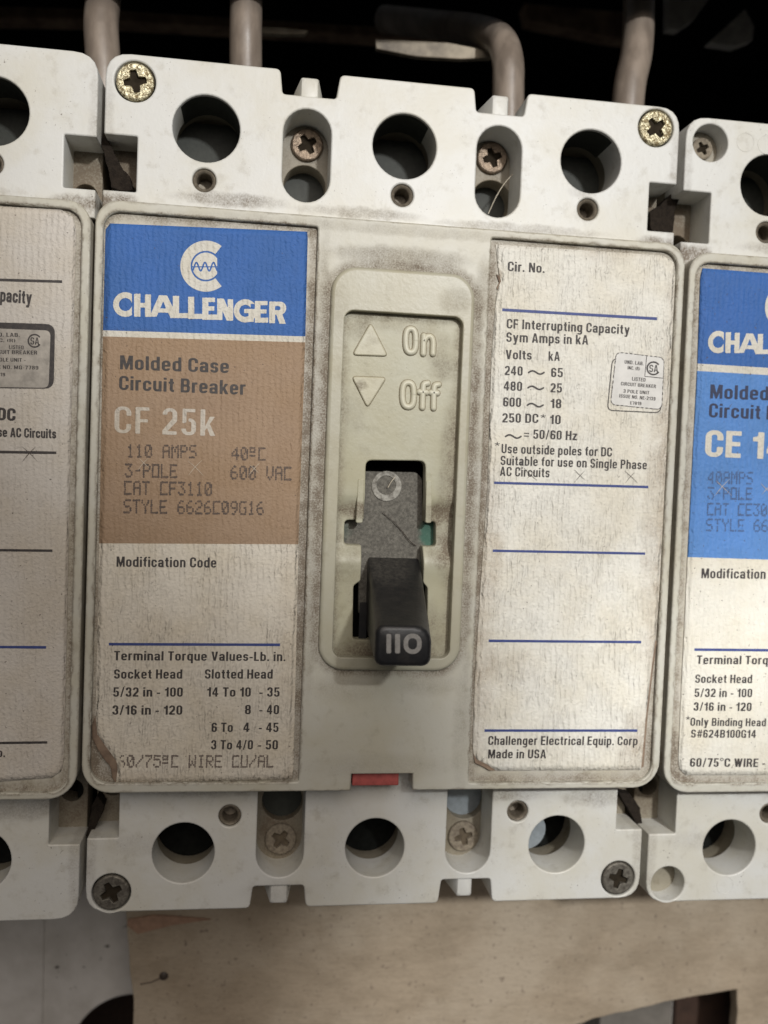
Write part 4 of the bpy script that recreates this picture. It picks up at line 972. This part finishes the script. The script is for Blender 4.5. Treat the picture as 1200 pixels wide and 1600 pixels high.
# right breaker, left label (its left strip is in view)
R2 = [(1098, 419), (1094.5, 432), (1090, 568), (1074.5, 870), (1066, 1050), (1060, 1190), (1063, 1204), (1072, 1211)]
R2R = [(1385, 441), (1380, 560), (1360, 870), (1345, 1210)]
oz = OFFS[2][2]; yt = at(1098, 419, ZL + oz)[1]; y_b = at(1072, 1211, ZL + oz)[1]; fr2 = lambda x, py: (at(x, py, ZL + oz)[1] - yt) / (y_b - yt)
lab4 = label_sheet(R2, R2R, [(0, 0), (fr2(1090, 568), 1), (fr2(1090, 579.5), 2), (fr2(1074, 870.5), 3)], lambda x, y: 0, 2, 'label', mats=[m_blue, m_white, m_sky, m_paperR]); lab4['label'] = 'label printed dark blue over light blue'
# same wordmark and emblem, carried over to this breaker
for fn, bb, nm in ((wordmark_fn, (54, 1050, 345, 536, 2.4), 'lettering'), (emblem_fn, (435, 740, 50, 356, 2.0), 'emblem')):
    d2 = at(1106, 551.5, ZP + oz); d1 = at(177, 494.5, ZP)
    mp = lambda u, v: (lambda p: (p[0] + d2[0] - d1[0], p[1] + d2[1] - d1[1]))(at(160 + u / 3.6364, 360 + v / 3.6364, ZP))
    g = sdf_geo(fn, *bb, ZP + oz, mp); link(nm, g.mesh(nm, m_white, org_of(2)), lab4)
txt(2, lab4, [('Molded Case', (1109.6, 622.5), (1271, 628), 22), ('Circuit Breaker', (1107.5, 652), (1292, 659), 22)], flat_mat('dark blue black ink', (0.03, 0.04, 0.09), .4, .6, scale=2.5, bump=.00002))
txt(2, lab4, [('CE 14k', (1101.6, 713), (1252, 719), 41, .1)], m_white)
dots(2, lab4, [('40AMPS', (1106, 756), (1176, 757), 20), ('3-POLE', (1105.5, 780.5), (1175, 781.5), 20), ('CAT CE3040', (1104.5, 805.5), (1222, 807), 20), ('STYLE 6634C', (1103, 830), (1236, 832), 20)], m_faintB)
txt(2, lab4, [('Modification Code', (1095.7, 903.5), (1241, 905), 15.5), ('Terminal Torque Values-Lb. in.', (1088.5, 1037.5), (1330, 1039), 13.5), ('Socket Head', (1086, 1067), (1175, 1067.5), 13.2), ('5/32 in - 100', (1085, 1089), (1175, 1089.3), 13.2), ('3/16 in - 120', (1083.5, 1110.5), (1174, 1111), 13.2),
              ('*', (1071, 1133), (1078, 1133), 14), ('Only Binding Head', (1078.5, 1134), (1196.5, 1135), 12.5), ('S#624B100G14', (1079.5, 1152.5), (1181, 1153), 12.5), ('60/75°C WIRE - CU/AL', (1077.8, 1198), (1248, 1199), 13.5)], m_ink)
rules(2, lab4, [((1085, 1015), (1325, 1017), 4.4)], m_navy)
cross(2, lab4, [(1129, 761, 13), (1198, 764, 9)], m_scr)

# ------------------------------------------------------------------ things around the breakers
CREG = 'insulated cables behind the breakers'


def cable(pts, r, label):
    g = Geo(); base = pts[0]; tube_geo(g, spline(pts, 8), r, 28); me = g.mesh('insulated_cable', m_cable, base, smooth=60)
    o = link('insulated_cable', me, None, label=label, category='cable', group=CREG); o.location = P3(*base); return o


def pz(px, py, z): return (*at(px, py, z), z)


cable([pz(164, 420, -24), pz(163, 200, -24), pz(161, 100, -24), pz(158, 40, -25), pz(162, -5, -27), pz(172, -90, -34)], 3.3, 'leftmost cable, rising between the left and middle breakers')
cable([pz(386, 300, -26), pz(384, 100, -26), pz(384, 40, -26), pz(386, -60, -28)], 3.2, 'straight cable, second from the left, behind the middle breaker')
cable([pz(793, 330, -26), pz(794, 150, -26), pz(793, 95, -27), pz(780, 62, -32), pz(745, 48, -42), pz(690, 40, -60), pz(600, 30, -75)], 3.3, 'cable bending away to the left, behind the right-hand top notch')
cable([pz(975, 300, -28), pz(982, 150, -28), pz(994, 85, -30), pz(998, 20, -33), pz(997, -70, -38)], 3.4, 'rightmost cable, leaning to the right above the corner screw')

# dark cabinet interior
g = Geo(); box_geo(g, -420, 520, -45, 420, -262, -260); o = link('cabinet_back', g.mesh('cabinet_back', m_black, (0, 0, 0)), kind='structure')
g = Geo(); ye = lambda x: 94.8 + (x + 21.4) * .108  # unseen bar added above the view to shade the cable tops
bz = (-21.5, -18.5)
g.add([(x, y, z) for z in bz for x, y in ((-300, ye(-300)), (420, ye(420)), (420, 320), (-300, 320))], [(3, 2, 1, 0), (4, 5, 6, 7), (0, 1, 5, 4), (1, 2, 6, 5), (2, 3, 7, 6), (3, 0, 4, 7)]); link('shade_bar', g.mesh('shade_bar', m_black, (0, 0, 0)), kind='structure')
# grey panel low down with a round cutout showing as a dark arch
_n = NB('grey panel paint'); _c = _n.mix(_n.ramp(_n.noise(.08, 6, .6), .3, .7), (0.62, 0.595, 0.565), (0.48, 0.455, 0.42)); _c = _n.mix(_n.ramp(_n.noise(.6, 3), .68, .74), _c, (.10, .09, .08)); m_grey = _n.fin(_c, .6, 0, _n.bump(_n.noise(.4, 6), .0003, .6), .35)
g = Geo(); c = at(205, 1645, -62)
plate_geo([(-300, -400), (420, -400), (420, -45), (-300, -45)], [circle(c[0], c[1], 14.5, 60)], -62, -64, .4, g); link('back_panel', g.mesh('back_panel', m_grey, (0, 0, 0), smooth=35), kind='structure')
g = Geo(); e = at(64, 1500, -60.4)[0]; plate_geo([(-300, -200), (e + 1, -200), (e, -60), (-300, -60)], [], -61.5, -61.9, .4, g)
o = link('panel_strip', g.mesh('panel_strip', m_grey, (0, 0, 0), smooth=35), label='raised strip of grey panel at the lower left corner', category='metal strip')
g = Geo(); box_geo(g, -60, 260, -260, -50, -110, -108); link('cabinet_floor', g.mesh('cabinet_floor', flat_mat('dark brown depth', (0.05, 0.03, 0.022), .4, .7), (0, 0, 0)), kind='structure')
# tan board
_n = NB('plain brown board'); _fi = _n.noise(.12, 9, .68, stretch=(.7, 1, 1.2), dist=.3)
_c = _n.mix(_n.ramp(_fi, .3, .7), (0.40, 0.325, 0.24), (0.31, 0.25, 0.18)); _c = _n.mix(_n.ramp(_n.noise(.05, 4), .4, .65), _c, (0.43, 0.36, 0.275))
_c = _n.mix(_n.ma('MULTIPLY', _n.ramp(_n.noise(.8, 3), .62, .72), .6), _c, (.12, .09, .07)); _c = _n.mix(_n.ma('MULTIPLY', _n.ramp(_n.noise(1.3, 6, .7, stretch=(.5, 1, 1.6)), .5, .75), .35), _c, (.15, .115, .08)); m_board = _n.fin(_c, .75, 0, _n.bump(_n.noise(.5, 8, .65, stretch=(.5, 1, 1.3)), .0006, .6), .2)
zb = -44
edge = [(197, 1434), (199, 1462), (202, 1500), (206, 1540), (208, 1600), (213, 1760), (760, 1660), (880, 1608), (945, 1588), (1020, 1571), (1090, 1556), (1152, 1546), (1153, 1700), (1500, 1700), (1500, 1250), (197, 1250)]
P = ats(edge, zb); rough_p = []
for i in range(len(P)):
    a, b = np.array(P[i]), np.array(P[(i + 1) % len(P)]); n = max(1, int(np.linalg.norm(b - a) / 2.5)) if i < 12 else 1
    for k in range(n): rough_p.append(tuple(a + (b - a) * k / n + (rng.normal(0, .16, 2) if k else 0)))
g = plate_geo(rough_p, [], zb, zb - 3.2, .2); base = (60, -60, zb)
o = link('fibreboard_sheet', g.mesh('fibreboard_sheet', m_board, base, smooth=35), label='torn-edged tan board standing behind and below the breakers', category='board'); o.location = P3(*base)
# torn facing of the board at its top left corner
A = ats([(198, 1446), (200, 1437), (240, 1430), (300, 1434), (330, 1437), (270, 1446), (215, 1460)], zb + .5); g = plate_geo(A, [], zb + .5, zb + .05, .12)
link('torn_layer', g.mesh('torn_layer', flat_mat('torn layer', (.40, .25, .17), .3, .8), base), o)
A = ats([(743, 1450), (700, 1440), (650, 1427), (643, 1424), (690, 1431), (735, 1437), (768, 1446)], zb + .3)
# nail mark on the board
g = Geo(); c = at(256, 1524, zb); lathe_geo(g, c[0], c[1], [(1.0, zb + .3), (.7, zb + .55), (0, zb + .6)], 16); tube_geo(g, [pz(219, 1538, zb + .12), pz(236, 1535, zb + .15), pz(252, 1528, zb + .2)], .12, 6)
link('nail_head', g.mesh('nail_head', m_hair, base, smooth=50), o)
# pieces behind the board's lower edge
g = Geo(); a = at(935, 1640, -50); b = at(1052, 1535, -50); plate_geo(rrect(a[0], a[1] - 20, b[0], b[1] + 6, 1), [], -50, -58, .4, g); o = link('grey_block', g.mesh('grey_block', flat_mat('mid grey block', (0.17, 0.155, 0.135), .3, .7, scale=.3), (0, 0, 0), smooth=35), label='grey block showing under the board at the bottom edge', category='block')
g = Geo(); a = at(1053, 1640, -60); b = at(1153, 1535, -60); plate_geo(rrect(a[0], a[1] - 20, b[0], b[1] + 4, .6), [], -60, -66, .3, g); o = link('brown_block', g.mesh('brown_block', flat_mat('dark brown wood', (0.055, 0.03, 0.02), .4, .8, scale=.3), (0, 0, 0), smooth=35), label='dark brown block in the gap under the board near the lower right corner', category='block')
# things in the dark behind the cables
m_strip = flat_mat('dull metal strip', (0.42, 0.36, 0.27), .5, .55, .1, scale=.15, dark=(.12, .10, .08))
def strip(pts, z, th, label, name='metal_strip', mat=None):
    q = ats(pts, z); g = plate_geo(q, [], z, z - th, .2); b = (q[0][0], q[0][1], z); o = link(name, g.mesh(name, mat or m_strip, b, smooth=35), label=label, category='metal strip'); o.location = P3(*b)
strip([(586, 60), (700, 66), (770, 80), (768, 90), (720, 92), (650, 88), (588, 76)], -36, 1.5, 'dull metal strip in the dark above the middle top hole')
strip([(404, 41), (440, 42), (482, 47), (476, 53), (440, 53), (402, 51)], -36, 1.5, 'dim metal strip behind the second cable')
m_dim = flat_mat('dim steel', (0.45, 0.42, 0.37), .4, .6, .2, scale=.2)
strip([(1045, -20), (1120, -20), (1085, 30), (1062, 46), (1044, 44)], -70, 3, 'dim steel piece in the dark, right of the rightmost cable', 'steel_bracket', m_dim)
strip([(1108, 66), (1165, 14), (1178, 40), (1176, 62), (1150, 72)], -70, 3, 'dim steel corner in the dark above the right breaker', 'steel_bracket', m_dim)
m_beam = flat_mat('dim brown beam', (0.26, 0.18, 0.12), .5, .9, scale=.12, dark=(.08, .05, .035), spec=.1)
strip([(-60, 8), (150, 14), (620, 44), (700, 48), (700, 64), (560, 54), (150, 30), (-60, 26)], -95, 6, 'dim brown bar crossing the dark behind the cables', 'brown_bar', m_beam)
strip([(820, 5), (1010, 22), (1012, 60), (960, 58), (825, 30)], -110, 6, 'dim brown plate in the dark beside the rightmost cable', 'brown_plate', m_beam)
# dark sheets added for the dark gaps between the breakers
m_gap = flat_mat('dark gap sheet', (0.028, 0.022, 0.017), .5, 1.0, scale=1.5, dark=(.015, .012, .01), bump=.0005, spec=.1)
for pts, z0, par in (([(162, 206), (167, 214), (173, 226), (180, 243), (190, 262), (203, 276), (207, 296), (190, 299), (174, 293), (170, 268), (163, 240), (158, 222)], -8.0, 0),
                     ([(152, 1243), (163, 1258), (154, 1284), (140, 1312), (134, 1306), (140, 1280), (144, 1258)], -9.5, 0),
                     ([(1016, 330), (1030, 322), (1052, 300), (1066, 296), (1056, 322), (1052, 362), (1030, 368), (1016, 356)], -10, 2),
                     ([(966, 1238), (984, 1240), (1000, 1262), (1004, 1290), (996, 1290), (980, 1262)], -11, 0)):
    P = [np.array(p) for p in ats(pts, z0)]; Q = []
    for k in range(len(P)):
        a, b = P[k], P[(k + 1) % len(P)]
        for q in range(4): Q.append(tuple(a + (b - a) * q / 4 + rng.normal(0, .05, 2)))
    g = Geo(); plate_geo(Q, [], z0, z0 - 3, .05, g, res=1); link('gap_sheet', g.mesh('gap_sheet', m_gap, org_of(par)), roots[par])
# hairs
def hair(pts, z, r, mat, label):
    p = [pz(a, b, z + (k % 2) * .15) for k, (a, b) in enumerate(pts)]; g = Geo(); tube_geo(g, spline(p, 6), r, 6); o = link('hair_strand', g.mesh('hair_strand', mat, p[0], smooth=60), label=label, category='hair'); o.location = P3(*p[0])
hair([(598, 801), (615, 815), (629, 831), (640, 845), (650, 853)], -3.95, .07, m_hair, 'dark hair lying on the dusty grey slide above the toggle')
hair([(606, 762), (612, 752), (618, 745)], -3.8, .09, m_fibre, 'short pale fibre on the ring of the slide')
hair([(763, 334), (775, 308), (788, 287), (801, 272)], -9, .09, m_fibre, 'pale thread hanging in the right-hand upper slot')
